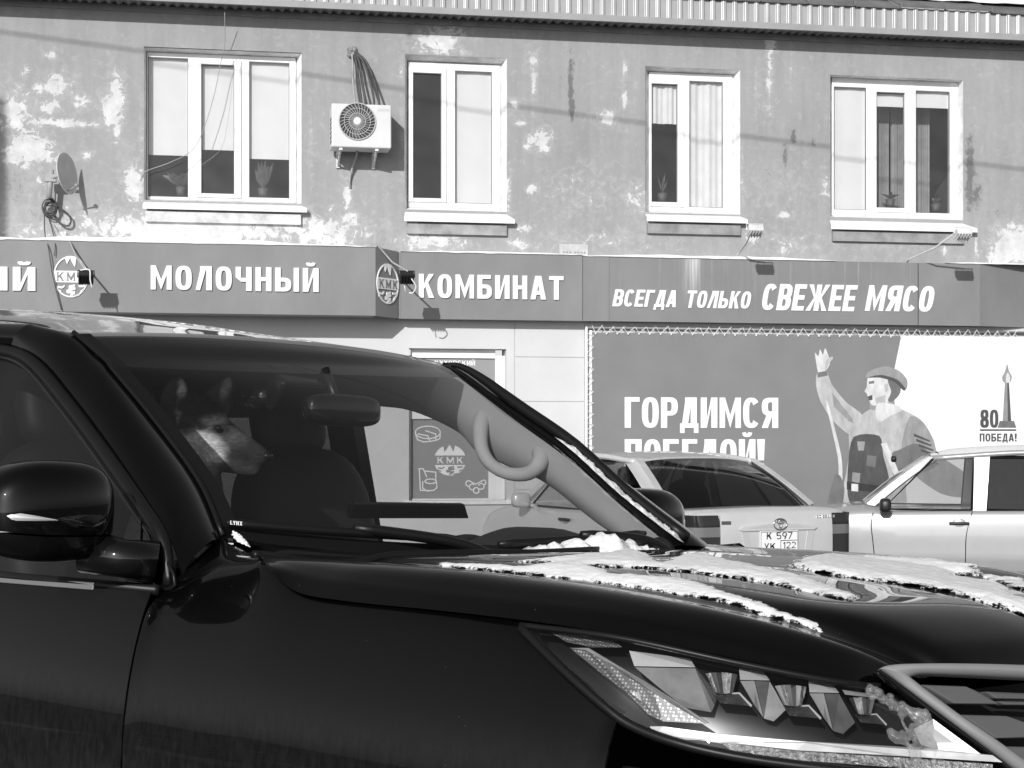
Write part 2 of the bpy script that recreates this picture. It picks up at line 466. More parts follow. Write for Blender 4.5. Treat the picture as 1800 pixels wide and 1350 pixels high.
# where the paint has come off (u, v, ru, rv, strength), from a look at the wall
PEEL = [(90, 97, 9, 9, .8), (100, 150, 30, 22, .75), (45, 128, 8, 16, .6), (68, 152, 12, 14, .7), (112, 148, 8, 30, .55), (25, 200, 32, 40, .85), (50, 262, 45, 34, .9), (105, 216, 70, 7, .9),
        (205, 160, 14, 34, .85), (198, 192, 20, 34, .95), (206, 235, 8, 18, .8), (140, 178, 14, 14, .75), (88, 186, 22, 18, .7), (30, 272, 36, 18, .8), (80, 276, 24, 14, .8),
        (235, 322, 22, 34, .9), (150, 272, 14, 12, .7), (215, 300, 10, 18, .5), (60, 330, 40, 60, .30), (120, 400, 140, 40, .5), (10, 400, 40, 40, .35),
        (330, 402, 190, 26, 1.0), (560, 408, 100, 30, .75), (610, 345, 9, 34, .8), (615, 390, 16, 22, .7), (430, 285, 5, 8, .0),
        (770, 72, 42, 26, .8), (800, 60, 30, 20, .6), (938, 106, 9, 16, .95), (938, 142, 5, 34, .8), (905, 185, 9, 9, .9), (915, 216, 12, 5, .9), (952, 246, 18, 22, .8), (929, 252, 8, 14, .8),
        (1065, 206, 16, 13, .95), (1098, 124, 4, 18, .95), (1098, 172, 5, 18, .95), (935, 333, 11, 8, .95), (1120, 350, 36, 26, .55), (1155, 345, 12, 26, .5), (920, 402, 14, 8, .9), (915, 430, 18, 10, .8),
        (1020, 340, 70, 50, .32), (1060, 420, 120, 20, .35), (760, 425, 60, 16, .75), (725, 415, 14, 30, .7),
        (1355, 76, 11, 16, .95), (1352, 135, 5, 70, .75), (1330, 150, 3, 60, .5), (1390, 110, 3, 50, .4), (1322, 415, 13, 16, .9), (1376, 440, 12, 9, .9), (1380, 378, 16, 8, .7), (1450, 330, 9, 32, .6),
        (1790, 432, 46, 34, 1.0), (1757, 455, 24, 20, .8), (1660, 440, 5, 10, .9), (1716, 430, 4, 30, .6), (1400, 430, 60, 22, .35), (1560, 430, 90, 18, .3), (1370, 330, 60, 70, .22),
        (705, 115, 5, 20, .6), (706, 250, 4, 60, .5), (894, 330, 5, 40, .6), (1304, 300, 3, 60, .4), (545, 240, 5, 60, .4), (250, 250, 4, 80, .5)]
STAIN = [(1003, 150, 5, 60, .9), (985, 130, 4, 40, .5), (1006, 190, 5, 22, .9), (1395, 240, 6, 14, .8), (1380, 272, 6, 30, .7), (1704, 300, 9, 80, .8), (1716, 340, 12, 40, .6), (1755, 376, 34, 12, .5),
         (20, 330, 40, 50, .4), (70, 385, 70, 24, .45), (1430, 250, 5, 16, .6), (640, 300, 3, 30, .3), (720, 60, 8, 12, .6), (760, 95, 60, 8, .3), (1150, 355, 16, 20, .5), (1350, 300, 30, 60, .35), (995, 100, 40, 60, .25)]
def field(blobs):
    F = np.zeros_like(XX)
    for (u, v, ru, rv, s) in blobs:
        x, z = FP(u, v); ax, _ = FP(u + ru, v); _, az = FP(u, v - rv)
        d = ((XX - x) / (ax - x)) ** 2 + ((ZZ - z) / (az - z)) ** 2
        F = np.maximum(F, s * np.exp(-d * 0.8))
    return F
peel, stain = field(PEEL), field(STAIN)
nX = len(xs)
vs = [(float(x), 0.0, float(z)) for z in zs for x in xs]
fs = []
for j in range(len(zs) - 1):
    zc = (zs[j] + zs[j + 1]) / 2
    for i in range(nX - 1):
        xc = (xs[i] + xs[i + 1]) / 2
        if any(a < xc < c and z0 < zc < z1 for (a, z0, c, z1) in open_rects): continue
        fs.append((j * nX + i, j * nX + i + 1, (j + 1) * nX + i + 1, (j + 1) * nX + i))
me = bpy.data.meshes.new('upper_wall'); me.from_pydata(vs, [], fs)
for nm, F in (('peel', peel), ('stain', stain)):
    at = me.attributes.new(nm, 'FLOAT', 'POINT'); at.data.foreach_set('value', F.ravel().astype(np.float32))
mw = bpy.data.materials.new('peeling plaster'); mw.use_nodes = True
nt = mw.node_tree; B = nt.nodes['Principled BSDF']; N, L = nt.nodes.new, nt.links.new
def math_(op, a, b=None, c=None):
    n = N('ShaderNodeMath'); n.operation = op
    for k, q in enumerate((a, b, c)):
        if q is None: continue
        if isinstance(q, (int, float)): n.inputs[k].default_value = q
        else: L(q, n.inputs[k])
    return n.outputs[0]
def noise_(scale, detail=6, rough=.6, vec=None, dist=0.0):
    n = N('ShaderNodeTexNoise'); n.inputs['Scale'].default_value = scale; n.inputs['Detail'].default_value = detail
    n.inputs['Roughness'].default_value = rough; n.inputs['Distortion'].default_value = dist
    L(vec or tc.outputs['Object'], n.inputs['Vector']); return n.outputs[0]
def ramp_(x, a, b, va=0.0, vb=1.0, interp='LINEAR'):
    n = N('ShaderNodeMapRange'); n.interpolation_type = interp
    n.inputs[1].default_value, n.inputs[2].default_value, n.inputs[3].default_value, n.inputs[4].default_value = a, b, va, vb
    L(x, n.inputs[0]); return n.outputs[0]
tc = N('ShaderNodeTexCoord')
ap = N('ShaderNodeAttribute'); ap.attribute_name = 'peel'
as_ = N('ShaderNodeAttribute'); as_.attribute_name = 'stain'
mp = N('ShaderNodeMapping'); mp.inputs['Scale'].default_value = (3.2, 1, 0.35); L(tc.outputs['Object'], mp.inputs[0])
broad = noise_(0.9, 6); fine = noise_(14, 8, .65); streak = noise_(2.6, 6, .6, mp.outputs[0]); edge = noise_(9.5, 10, .72, None, .7); spots = noise_(26, 5, .6)
base = math_('ADD', ramp_(broad, .3, .7, .278, .328), ramp_(streak, .35, .75, -.022, .022))
base = math_('ADD', base, ramp_(fine, .3, .7, -.014, .014))
pk = math_('ADD', ap.outputs['Fac'], math_('MULTIPLY', math_('SUBTRACT', edge, .5), 2.4))
pm = ramp_(pk, .51, .535)
sp = math_('MULTIPLY', ramp_(spots, .74, .77), .7)
sp = math_('MULTIPLY', sp, ramp_(broad, .5, .6))
pm = math_('MAXIMUM', pm, sp)
halo = ramp_(pk, .1, .52, 0, .07)
base = math_('ADD', base, halo)
pcol = ramp_(noise_(5, 8, .7), .3, .7, .44, .68)
mxn = N('ShaderNodeMix'); mxn.data_type = 'FLOAT'; L(pm, mxn.inputs[0]); L(base, mxn.inputs[2]); L(pcol, mxn.inputs[3])
sk = math_('ADD', as_.outputs['Fac'], math_('MULTIPLY', math_('SUBTRACT', edge, .5), 1.8))
sm = ramp_(sk, .38, .62, 0, .5)
fin = math_('MULTIPLY', mxn.outputs[0], math_('SUBTRACT', 1.0, sm))
cc = N('ShaderNodeCombineColor'); [L(fin, cc.inputs[k]) for k in range(3)]
L(cc.outputs[0], B.inputs['Base Color']); B.inputs['Roughness'].default_value = .85
bp = N('ShaderNodeBump'); bp.inputs['Strength'].default_value = .5; bp.inputs['Distance'].default_value = .006
L(math_('ADD', math_('MULTIPLY', fine, .5), math_('MULTIPLY', pm, -.9)), bp.inputs['Height']); L(bp.outputs[0], B.inputs['Normal'])
me.materials.append(mw)
uw = bpy.data.objects.new('upper_wall', me); COL.objects.link(uw); uw.parent = bld
MB().box(-14, 0, ZC, -8.0, .3, ZE + .3).build('side_wall', mw, bld)
MB().box(9.0, 0, ZC, 17, .3, ZE + .3).build('side_wall', mw, bld)

# splayed white reveals, windows, blinds, rooms
m_reveal = mat('reveal plaster', 0.74, 0.8, var=0.22, vscale=7, bump=0.08, bscale=30)
PANES = []
m_gask = mat('window gasket', .16, .7)
for wi, w in enumerate(WINS):
    a, z0, c, z1 = w['orect']
    l, t, r, b = w['fr']
    fx0, fz1 = FP(l, t, FD); fx1, _ = FP(r, t, FD); _, fz0 = FP(l, b, FD)
    rv = MB().add([(a, 0, z0), (c, 0, z0), (c, 0, z1), (a, 0, z1), (fx0, FD + .05, fz0), (fx1, FD + .05, fz0), (fx1, FD + .05, fz1), (fx0, FD + .05, fz1)],
                  [(0, 1, 5, 4), (1, 2, 6, 5), (2, 3, 7, 6), (3, 0, 4, 7)])
    rv.build('window_reveal', m_reveal, bld)
    gl = []
    for p in w['panes']:
        x0, zt = FP(p[0], p[1], FD); x1, _ = FP(p[2], p[1], FD); _, zb = FP(p[0], p[3], FD)
        gl.append((x0, zb, x1, zt))
    # outer frame: bars between the leaves
    cells = []
    for k, q in enumerate(gl):
        if k in w['sash']:
            s = w['sash'][k]
            x0, zt = FP(s[0], s[1], FD); x1, _ = FP(s[2], s[1], FD); _, zb = FP(s[0], s[3], FD)
            cells.append((x0 + .006, zb + .006, x1 - .006, zt - .006))
        else: cells.append(q)
    fm = MB(); y0, y1 = FD, FD + .07
    zmin = max(q[1] for q in cells); 
    edges = [fx0] + [q for cc_ in cells for q in (cc_[0], cc_[2])] + [fx1]
    for k in range(0, len(edges), 2):
        fm.box(edges[k], y0, fz0, edges[k + 1], y1, fz1)
    for q in cells:
        fm.box(q[0], y0 + .001, fz0, q[2], y1 - .001, q[1]); fm.box(q[0], y0 + .001, q[3], q[2], y1 - .001, fz1)
    wo_ = fm.build('window', m_white, bld, bevel=.006)
    for k in w['sash']:
        q, cl = gl[k], cells[k]
        sb = MB(); ya, yb = FD - .022, FD + .05
        sb.box(cl[0] - .012, ya, cl[1] - .012, q[0], yb, cl[3] + .012).box(q[2], ya, cl[1] - .012, cl[2] + .012, yb, cl[3] + .012)
        sb.box(q[0], ya, cl[1] - .012, q[2], yb, q[1]).box(q[0], ya, q[3], q[2], yb, cl[3] + .012)
        sb.build('sash', m_white, wo_, bevel=.008)
    for k, q in enumerate(gl):
        gk = MB()
        for (xa, za, xb, zb) in ((q[0], q[1], q[0] + .008, q[3]), (q[2] - .008, q[1], q[2], q[3]), (q[0] + .008, q[1], q[2] - .008, q[1] + .008), (q[0] + .008, q[3] - .008, q[2] - .008, q[3])):
            gk.box(xa, FD + .012, za, xb, FD + .03, zb)
        gk.build('gasket', m_gask, wo_)
        yy = FD + .022
        MB().add([(q[0], yy, q[1]), (q[2], yy, q[1]), (q[2], yy + .003 * math.sin(wi + k), q[3]), (q[0], yy, q[3])], [(0, 1, 2, 3)]).build('pane', m_pane, wo_)
        bl = w['blinds'][k]
        if bl:
            _, zb = FP(w['panes'][k][0], bl[1], FD + .1); zb = max(zb, q[1] - .03)
            rows = []
            nn = 40
            for zz in (q[3] + .05, (q[3] + zb) / 2, zb):
                rows.append([Vector((q[0] - .03 + (q[2] - q[0] + .06) * i / nn, FD + .065 + (.006 * math.sin(i * .9 + wi) + .010 * math.sin(i * .33 + 2 + k) if bl[0] == 'curtain' else .003 * math.sin(i * .2)), zz)) for i in range(nn + 1)])
            MB().grid(rows).build('curtain' if bl[0] == 'curtain' else 'roller_blind', m_curtain if bl[0] == 'curtain' else m_blind, wo_, smooth=True, solid=.004)
    if wi == 3:                                    # dark drapes inside the fourth window
        for (u0, u1, mm) in ((1540, 1562, m_curtain), (1566, 1592, m_curtain), (1608, 1634, m_curtain)):
            xa, _ = FP(u0, 300, .55); xb, _ = FP(u1, 300, .55); zt = gl[1][3] + .1; zb = gl[1][1] - .1
            nn = 36
            MB().grid([[Vector((xa + (xb - xa) * i / nn, .55 + .03 * math.sin(i * 1.3), zz)) for i in range(nn + 1)] for zz in (zt, zb)]).build('drape', mat('drape cloth', .30, .9, var=.2), wo_, smooth=True, solid=.004)
    l, t, r, b = w['sill']
    sx0, sz1 = FP(l, t, -.02); sx1, _ = FP(r, t, -.02)
    _, sz0 = FP(l, b, -.12)
    sl = MB().add([(fx0 + .01, FD - .005, fz0 - .004), (fx1 - .01, FD - .005, fz0 - .004), (sx1, -.10, sz0 + .05), (sx0, -.10, sz0 + .05), (sx1, -.10, sz0), (sx0, -.10, sz0), (sx1, -.085, sz0), (sx0, -.085, sz0),
                   (a, -.0, (fz0 + sz0) / 2 + .02), (c, -.0, (fz0 + sz0) / 2 + .02)], [(0, 1, 9, 8), (8, 9, 2, 3), (3, 2, 4, 5), (5, 4, 6, 7)])
    sl.build('sill', m_sill, wo_, solid=.008)
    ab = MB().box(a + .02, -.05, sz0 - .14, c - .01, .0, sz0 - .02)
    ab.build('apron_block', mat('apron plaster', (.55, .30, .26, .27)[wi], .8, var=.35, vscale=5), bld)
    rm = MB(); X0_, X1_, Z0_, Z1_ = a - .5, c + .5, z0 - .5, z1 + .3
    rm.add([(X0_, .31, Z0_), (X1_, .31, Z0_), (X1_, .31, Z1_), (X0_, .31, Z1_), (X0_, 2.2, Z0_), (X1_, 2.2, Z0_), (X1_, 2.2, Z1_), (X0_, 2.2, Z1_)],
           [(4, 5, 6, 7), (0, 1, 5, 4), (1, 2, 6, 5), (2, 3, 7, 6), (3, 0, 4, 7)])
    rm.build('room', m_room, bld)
    MB().box(fx0, FD + .07, fz0 - .05, fx1, .42, fz0 + .005).build('inner_sill', m_white, bld)
    PANES.append(gl)

# plants on the inner sills
def plant(u, v, kind, label):
    x, z = FP(u, v, .3)
    t, og = fthing('potted_plant', x, .3, z, label, 'plant', 'plants on the window sills')
    MB().add([], []).tube([(x, .3, z), (x, .3, z + .03), (x, .3, z + .10)], [.045, .05, .062], 12).build('pot', m_pot, t, True, og)
    lf = MB(); rnd = random.Random(int(u))
    for k in range(kind[0]):
        an = rnd.uniform(0, 6.28); le = rnd.uniform(.6, 1) * kind[1]; sp_ = kind[2]
        d = Vector((math.cos(an) * sp_, math.sin(an) * sp_ * .6, 1)).normalized(); sd = Vector((-d.z, 0, d.x)).normalized()
        b0 = Vector((x, .3, z + .09)); dr = Vector((0, 0, -.25 * le * sp_))
        wd = kind[3]
        lf.add([b0, b0 + d * le * .5 + sd * wd, b0 + d * le + dr, b0 + d * le * .5 - sd * wd], [(0, 1, 2, 3)])
    lf.build('leaf', m_leaf, t, False, og)
plant(318, 344, (48, .34, 1.0, .032), 'bushy plant low in the left leaf of the leftmost upper window')
plant(462, 346, (30, .40, .42, .03), 'broad-leaved plant in the right leaf of the leftmost upper window')
plant(1565, 364, (16, .2, 1.1, .014), 'spiky plant in the middle leaf of the rightmost upper window')
plant(1645, 372, (12, .15, .7, .016), 'small plant in a pale box in the right leaf of the rightmost upper window')
plant(1164, 354, (5, .34, .35, .012), 'thin stalks in the dark left leaf of the third upper window')

# eaves: profiled fascia, trim, corrugated soffit, board
EY = -0.33
def roofz(u, v): return FP(u, v, EY)[1]
z_tr0, z_tr1, z_f1 = roofz(900, 31), roofz(900, 22), roofz(900, -19)
rows = [[], []]
per = .137; n0 = int(-14 / per); n1 = int(17 / per)
prof = [(0, 0), (.30, 0), (.40, -.022), (.72, -.022), (.82, 0)]
for k in range(n0, n1):
    for f, d in prof:
        for j, zz in enumerate((z_tr1, z_f1)):
            rows[j].append(Vector(((k + f) * per, EY + d, zz)))
MB().grid(rows).build('roof_fascia', m_roof, bld, solid=.001)
bt = MB()
for k in range(n0, n1):
    x = (k + .43) * per
    bt.add([(x - .014, EY - .010, z_tr1 + .02), (x + .012, EY - .027, z_tr1 + .02), (x + .012, EY - .027, z_f1 - .02), (x - .014, EY - .010, z_f1 - .02)], [(0, 1, 2, 3)])
tag(bt.build('fascia_strip', m_white, bld, solid=.002), kind='stuff')
MB().box(-14, EY - .035, z_tr0, 17, EY + .004, z_tr1 + .012).build('eaves_trim', mat('eaves trim', .30, .5, var=.15, vscale=2), bld)
rows = [[], []]
for i in range(int(31 / .0137)):
    x = -14 + i * .0137
    dz = .016 * math.sin(2 * math.pi * i / 8)
    rows[0].append(Vector((x, EY + .006, z_tr0 + .03 + dz))); rows[1].append(Vector((x, -.001, z_tr0 + .035 + dz)))
MB().grid(rows).build('soffit', m_soffit, bld, smooth=True)
MB().box(-14, -.03, z_tr0 - .05, 17, -.002, z_tr0 + .02).build('eaves_board', mat('eaves board', .24, .7, var=.25, vscale=3), bld)
# roof slope with sheet seams and snow
rf = MB()
for k in range(-24, 30):
    x0 = k * .6
    rf.add([(x0, EY - .05, z_f1 + .0), (x0 + .59, EY - .05, z_f1), (x0 + .59, 4.5, z_f1 + 2.3), (x0, 4.5, z_f1 + 2.3)], [(0, 1, 2, 3)])
    rf.box(x0 - .012, EY - .06, z_f1 - .01, x0 + .002, EY, z_f1 + .05)
rf.build('roof', mat('roof sheet', .16, .6, var=.3, vscale=3), bld, solid=.02)
sn = MB(); rows = []
for j in range(7):
    rows.append([Vector((3.2 + i * .06, EY + .24 + j * .22 + .10 * noise.noise((i * .2, j, 8)), z_f1 + .17 + j * .112 + (.05 + .05 * noise.noise((i * .35, j * .6, 2))) * (1 if 0 < j else .35) * min(1, i / 20))) for i in range(180)])
sn.grid(rows)
tag(sn.build('roof_snow', m_snow, None, True), kind='stuff').location = fworld(0, 0, 0)
bpy.data.objects['roof_snow'].rotation_euler = (0, 0, PHI)

# lower wall with panel joints; shop window recess
zl1 = FP(900, 560)[1]
SWX0, SWZ1 = FP(719, 612); SWX1, _ = FP(890, 612); SWZ0 = FP(719, 880)[1]
gxv, _ = FP(905, 650); bx0, _ = FP(1028, 700)
h1, h2 = FP(960, 628)[1], FP(960, 706)[1]
lw_ = MB()
lw_.box(-14, 0, -.3, SWX0, .3, zl1 + .4).box(SWX0, 0, -.3, SWX1, .3, SWZ0).box(SWX0, 0, SWZ1, SWX1, .3, zl1 + .4).box(SWX1, 0, -.3, gxv - .006, .3, zl1 + .4)
lw_.box(bx0, 0, -.3, 17, .3, zl1 + .4)
lw_.box(gxv - .006, .012, -.3, bx0, .3, zl1 + .4)
lw_.build('lower_wall', m_lower, bld)
for k, (za, zb) in enumerate(((h1 + .004, zl1 + .4), (h2 + .004, h1 - .004), (h2 - .53, h2 - .004), (h2 - 1.06, h2 - .538), (-.3, h2 - 1.068))):
    MB().box(gxv + .006, 0, za, bx0 - .004, .012, zb).build('wall_panel', m_lower, bld, bevel=.002)
hj = [FP(600, v)[1] for v in (628, 706)]

# shop window
sw, og = fthing('shop_window', (SWX0 + SWX1) / 2, .1, SWZ0, 'white-framed shop window with grey printed film behind the black vehicle', 'window')
fx0, fz1 = FP(719, 624, .1); fx1, _ = FP(881, 624, .1); gx1, _ = FP(871, 640, .1); fz0 = FP(719, 884, .1)[1]
gx0, _ = FP(723, 640, .1); zt0, zt1 = FP(800, 737, .1)[1], FP(800, 718, .1)[1]; gz1 = FP(719, 629, .1)[1]
pz0 = FP(719, 877, .1)[1]; px1, _ = FP(859, 800, .1)
fb = MB().box(SWX0, .1, fz0, gx0, .17, fz1).box(gx1, .1, fz0, SWX1, .17, fz1).box(gx0, .1, gz1, gx1, .17, SWZ1).box(gx0, .1, zt0, gx1, .17, zt1).box(gx0, .1, fz0, gx1, .17, pz0)
fb.box(px1, .101, pz0, gx1, .169, zt0)
fb.build('window_frame', m_white, sw, origin=og, bevel=.006)
MB().box(gx0, .13, zt1, gx1, .136, gz1).build('film_pane', m_film, sw, origin=og)
MB().box(gx0, .13, pz0, px1, .136, zt0).build('film_pane', m_film, sw, origin=og)
tl = MB(); P3 = lambda x, z: (x, .129, z)
tx0, tz0 = FP(764, 642, .13); tx1, tz1 = FP(835, 634, .13)
lettering(tl, 'КУХОВСКИЙ', P3, tx0, tz0, tx1, tz1, .16, .16, depth=.002)
tl.build('lettering', m_letter, sw, origin=og)
MB().box(SWX0 - .06, -.03, SWZ0 - .05, SWX1 + .06, .09, SWZ0).build('window_ledge', m_sill, sw, origin=og)

def emblem(parent, to3, cx, cz, rx, rz, og, ring=True, white=None, gray=None, dirv=(0, -1, 0), kmk_gray=True, depth=.006):
    """round dairy emblem: peaks, a band with three letters, a winding stream"""
    D = Vector(dirv)
    def pr(mb, pts, d):
        mb.prism([Vector(to3(cx + x * rx, cz + z * rz)) + D * d for x, z in pts], -D * d)
    e = MB()
    if ring:
        n = 48
        for i in range(n):
            a, b_ = 2 * math.pi * i / n, 2 * math.pi * (i + 1) / n
            pr(e, [(math.cos(a), math.sin(a)), (math.cos(b_), math.sin(b_)), (.93 * math.cos(b_), .93 * math.sin(b_)), (.93 * math.cos(a), .93 * math.sin(a))], depth)
        top = lambda x: math.sqrt(max(0, .95 ** 2 - x * x))
        pr(e, [(-.34, top(.34)), (-.2, top(.2) + .02), (-.02, .92), (-.22, .6)], depth * .9)
        pr(e, [(-.02, .92), (.2, top(.2) + .02), (.32, top(.32)), (.24, .45), (.0, .80)], depth * .95)
        pr(e, [(-.95, .28), (.95, .28), (.95, -.28), (-.95, -.28)], depth * .8)
    else:
        arc = [(math.cos(R(a)), math.sin(R(a))) for a in np.linspace(18, 162, 25)]
        arc = [p for p in arc if p[0] > .28] + [(.30, .92), (.22, .52), (.10, .78), (-.02, 1.02), (-.2, .74), (-.34, .52), (-.42, .9)] + [p for p in arc if p[0] < -.45]
        pr(e, arc, depth)
        arc = [(math.cos(R(a)), math.sin(R(a))) for a in np.linspace(198, 342, 25)]
        pr(e, arc, depth)
    o1 = e.build('emblem', white, parent, origin=og)
    t = MB(); dd = depth + .004
    tt = lambda x, z: Vector(to3(cx + x * rx, cz + z * rz)) + D * depth
    lettering(t, 'К М К', tt, -.78, -.20, .8, .20, .09, .06, gap=.02, depth=.003, dirv=dirv, serif=True)
    t.build('emblem_lettering', gray if ring else white, parent, origin=og)
    wv = MB()
    col = white if ring else gray
    def ws(pts, wd, k=[0]):
        k[0] += 1
        for i in range(len(pts) - 1):
            (xa, za), (xb, zb) = pts[i], pts[i + 1]
            pr(wv, [(xa, za - wd), (xb, zb - wd), (xb, zb + wd), (xa, za + wd)], depth + (.0012 if not ring else 0) + .0002 * (i % 3))
    ws([(-.75, -.50), (-.5, -.53), (-.35, -.44)], .05); ws([(.45, -.45), (.65, -.46), (.8, -.42)], .05); ws([(.55, -.72), (.75, -.6)], .045); ws([(-.8, -.62), (-.55, -.72)], .04)
    ws([(.25, -.42), (-.1, -.48), (-.12, -.56), (.28, -.56), (-.25, -.70), (-.2, -.75), (.2, -.76)], .055); ws([(.25, -.74), (-.05, -.94)], .07); ws([(.2, -.92), (.5, -.86)], .04)
    wv.build('emblem_stream', col, parent, origin=og)

cx, cz = FP(791, 809, .13); ex, _ = FP(819, 809, .13); _, ez = FP(791, 836, .13)
emblem(sw, P3, cx, cz, ex - cx, cz - ez, og, ring=False, white=m_letter, gray=m_film, depth=.002)
# outline drawings on the film
def doodle(strokes, wpx=1.7):
    d = MB(); wd = wpx * .0068 / 2
    for s_ in strokes:
        for i in range(len(s_) - 1):
            a = Vector(P3(*FP(s_[i][0], s_[i][1], .129))); b_ = Vector(P3(*FP(s_[i + 1][0], s_[i + 1][1], .129)))
            dd = (b_ - a); 
            if dd.length < 1e-6: continue
            n_ = Vector((-dd.z, 0, dd.x)).normalized() * wd; a -= dd.normalized() * wd * .7; b_ += dd.normalized() * wd * .7
            k = .0012 + .0003 * (i % 4)
            d.prism([a - n_ + Vector((0, -k, 0)), b_ - n_ + Vector((0, -k, 0)), b_ + n_ + Vector((0, -k, 0)), a + n_ + Vector((0, -k, 0))], (0, k, 0))
    d.build('film_drawing', m_letter, sw, origin=og)
el = lambda cx, cy, rx, ry, a0, a1, n=20: [(cx + rx * math.cos(R(a0 + (a1 - a0) * i / n)), cy + ry * math.sin(R(a0 + (a1 - a0) * i / n))) for i in range(n + 1)]
doodle([el(752, 760, 22, 11, 0, 360), [(731, 765), (734, 773), (745, 777), (755, 776)], [(735, 763), (752, 766), (756, 776)], [(748, 757), (766, 763), (766, 774), (756, 776)], [(774, 762), (773, 771), (767, 774)]], 2)
doodle([[(737, 824), (739, 862), (752, 862)], [(736, 824), (744, 824), (750, 838)], [(748, 828), (766, 830), (766, 842)], el(757, 846, 10, 4, 0, 360), [(743, 846), (743, 858), (750, 863), (762, 862), (768, 857), (767, 846)]], 2)
doodle([el(824, 850, 5, 5, 90, 300), el(830, 856, 5, 5, 30, 300), el(837, 862, 5, 5, 0, 360), el(846, 855, 5, 5, 200, 480), el(850, 848, 4, 4, 200, 450), [(826, 846), (836, 851), (846, 846)]], 2)
# pale snow lying along the wall foot

# ------------------------------------------------------------------ shop signs above the windows
CL, CM, CR_ = -0.50, -0.20, -0.18                 # how far each face stands off the wall
zt_l, zb_l = FP(600, 433, CL)[1], FP(600, 554, CL)[1]
zt_m, zb_m = FP(860, 445.5, CM)[1], FP(860, 562, CM)[1]
zt_r, zb_r = FP(1300, 455.8, CR_)[1], FP(1300, 567.6, CR_)[1]
xl1 = FP(660, 500, CL)[0]; xm0 = FP(705, 500, CM)[0]; xm1 = FP(1024.5, 500, CM)[0]; xr1 = FP(1722.5, 500, CR_)[0]
xe0 = FP(660, 500, CL)[0]

def sign_thing(name, x, c, zb, label):
    return fthing(name, x, c, zb, label, 'sign', 'sign boards of the canopy')

# left board (МОЛОЧНЫЙ)
sg, og = sign_thing('shop_sign', (xl1 - 6) / 2, CL, zb_l, 'grey sign board reading МОЛОЧНЫЙ with a round emblem, the one standing farthest out')
MB().box(-13, CL, zb_l, xl1, -.002, zt_l).build('sign_board', m_sign, sg, origin=og)
pf = lambda c: (lambda x, z: (x, c, z))
def words(txt, u0, u1, vt, vb, c, parent, og, s, b, shear=0, gap=.12, depth=.02, name='lettering', m=None):
    x0, zb = FP(u0, vb, c); x1, _ = FP(u1, vb, c); _, zt = FP(u0, vt, c)
    t = MB(); lettering(t, txt, pf(c), x0, zb, x1, zt, s, b, shear, gap, depth)
    return t.build(name, m or m_letter, parent, origin=og)
words('МОЛОЧНЫЙ', 265, 560, 466.5, 509, CL, sg, og, .215, .165, gap=.15)
words('КИЙ', -78, 62.5, 467.5, 509.5, CL, sg, og, .215, .165, gap=.15)
cx, cz = FP(124.5, 486.5, CL); ex, _ = FP(155, 486, CL); _, ez = FP(124, 523, CL)
emblem(sg, pf(CL), cx, cz, ex - cx, cz - ez, og, True, m_letter, m_sign, depth=.012)

# slanted corner board with the narrow-looking emblem
ang = math.atan2(CM - CL, xm0 - .035 - xl1)
cw = math.hypot(xm0 - .035 - xl1, CM - CL)
ux, uy = math.cos(ang), math.sin(ang)
nx_, ny_ = uy, -ux
sc, og = sign_thing('corner_sign', (xl1 + xm0) / 2, (CL + CM) / 2, zb_l, 'dark slanted corner board with a round emblem between the МОЛОЧНЫЙ and КОМБИНАТ boards')
zc0, zc1 = (zb_l + zb_m) / 2, (zt_l + zt_m) / 2 - .0
MB().prism([(xl1 + .001, CL, zb_l), (xm0 - .035, CM, zb_m), (xm0 - .035, CM, zt_m), (xl1 + .001, CL, zt_l)], (-nx_ * .03, -ny_ * .03, 0)).build('sign_board', m_sign, sc, origin=og)
MB().box(xm0 - .0345, CM + .02, zb_m, xm0 - .001, -.01, zt_m - .002).build('sign_return', m_sign, sc, origin=og)
pc = lambda a, z: (xl1 + ux * a, CL + uy * a, z)
zme = FP(681, 499, (CL + CM) / 2)[1]; rze = FP(681, 463.5, (CL + CM) / 2)[1] - zme
emblem(sc, pc, cw * .52, zme, rze * .87, rze, og, True, m_letter, m_sign, dirv=(nx_, ny_, 0), depth=.012)

# middle board (КОМБИНАТ)
sm_, og = sign_thing('shop_sign', (xm0 + xm1) / 2, CM, zb_m, 'grey sign board reading КОМБИНАТ above the light shop wall')
MB().box(xm0, CM, zb_m, xm1 - .006, -.002, zt_m).build('sign_board', m_sign, sm_, origin=og)
words('КОМБИНАТ', 736, 990, 481.5, 523.5, CM, sm_, og, .215, .165, gap=.15)
# right board (СВЕЖЕЕ МЯСО) of three joined panels
sr, og = sign_thing('shop_sign', (xm1 + xr1) / 2, CR_, zb_r, 'grey sign board reading ВСЕГДА ТОЛЬКО СВЕЖЕЕ МЯСО above the banner')
m_drip = mat('sign panel with lime runs', 0.20, 0.55, bump=.015, bscale=8)
nt = m_drip.node_tree; B = nt.nodes['Principled BSDF']; N, L = nt.nodes.new, nt.links.new
tc = N('ShaderNodeTexCoord'); sx = N('ShaderNodeSeparateXYZ'); L(tc.outputs['Object'], sx.inputs[0])
mp = N('ShaderNodeMapping'); mp.inputs['Scale'].default_value = (24, 1, .5); L(tc.outputs['Object'], mp.inputs[0])
stk = noise_(1.0, 5, .65, mp.outputs[0]); brd = noise_(1.4, 6)
DX = FP(1216, 480, CR_)[0] - (xm1 + xr1) / 2; DH = zt_r - zb_r
ax_m = math_('ABSOLUTE', math_('SUBTRACT', sx.outputs['X'], DX))
side_m = ramp_(ax_m, .02, .16, 1, 0)
ht_m = ramp_(sx.outputs['Z'], DH * .25, DH * 1.0, 0, 1)
mk = math_('MULTIPLY', math_('MULTIPLY', side_m, ht_m), ramp_(stk, .38, .62))
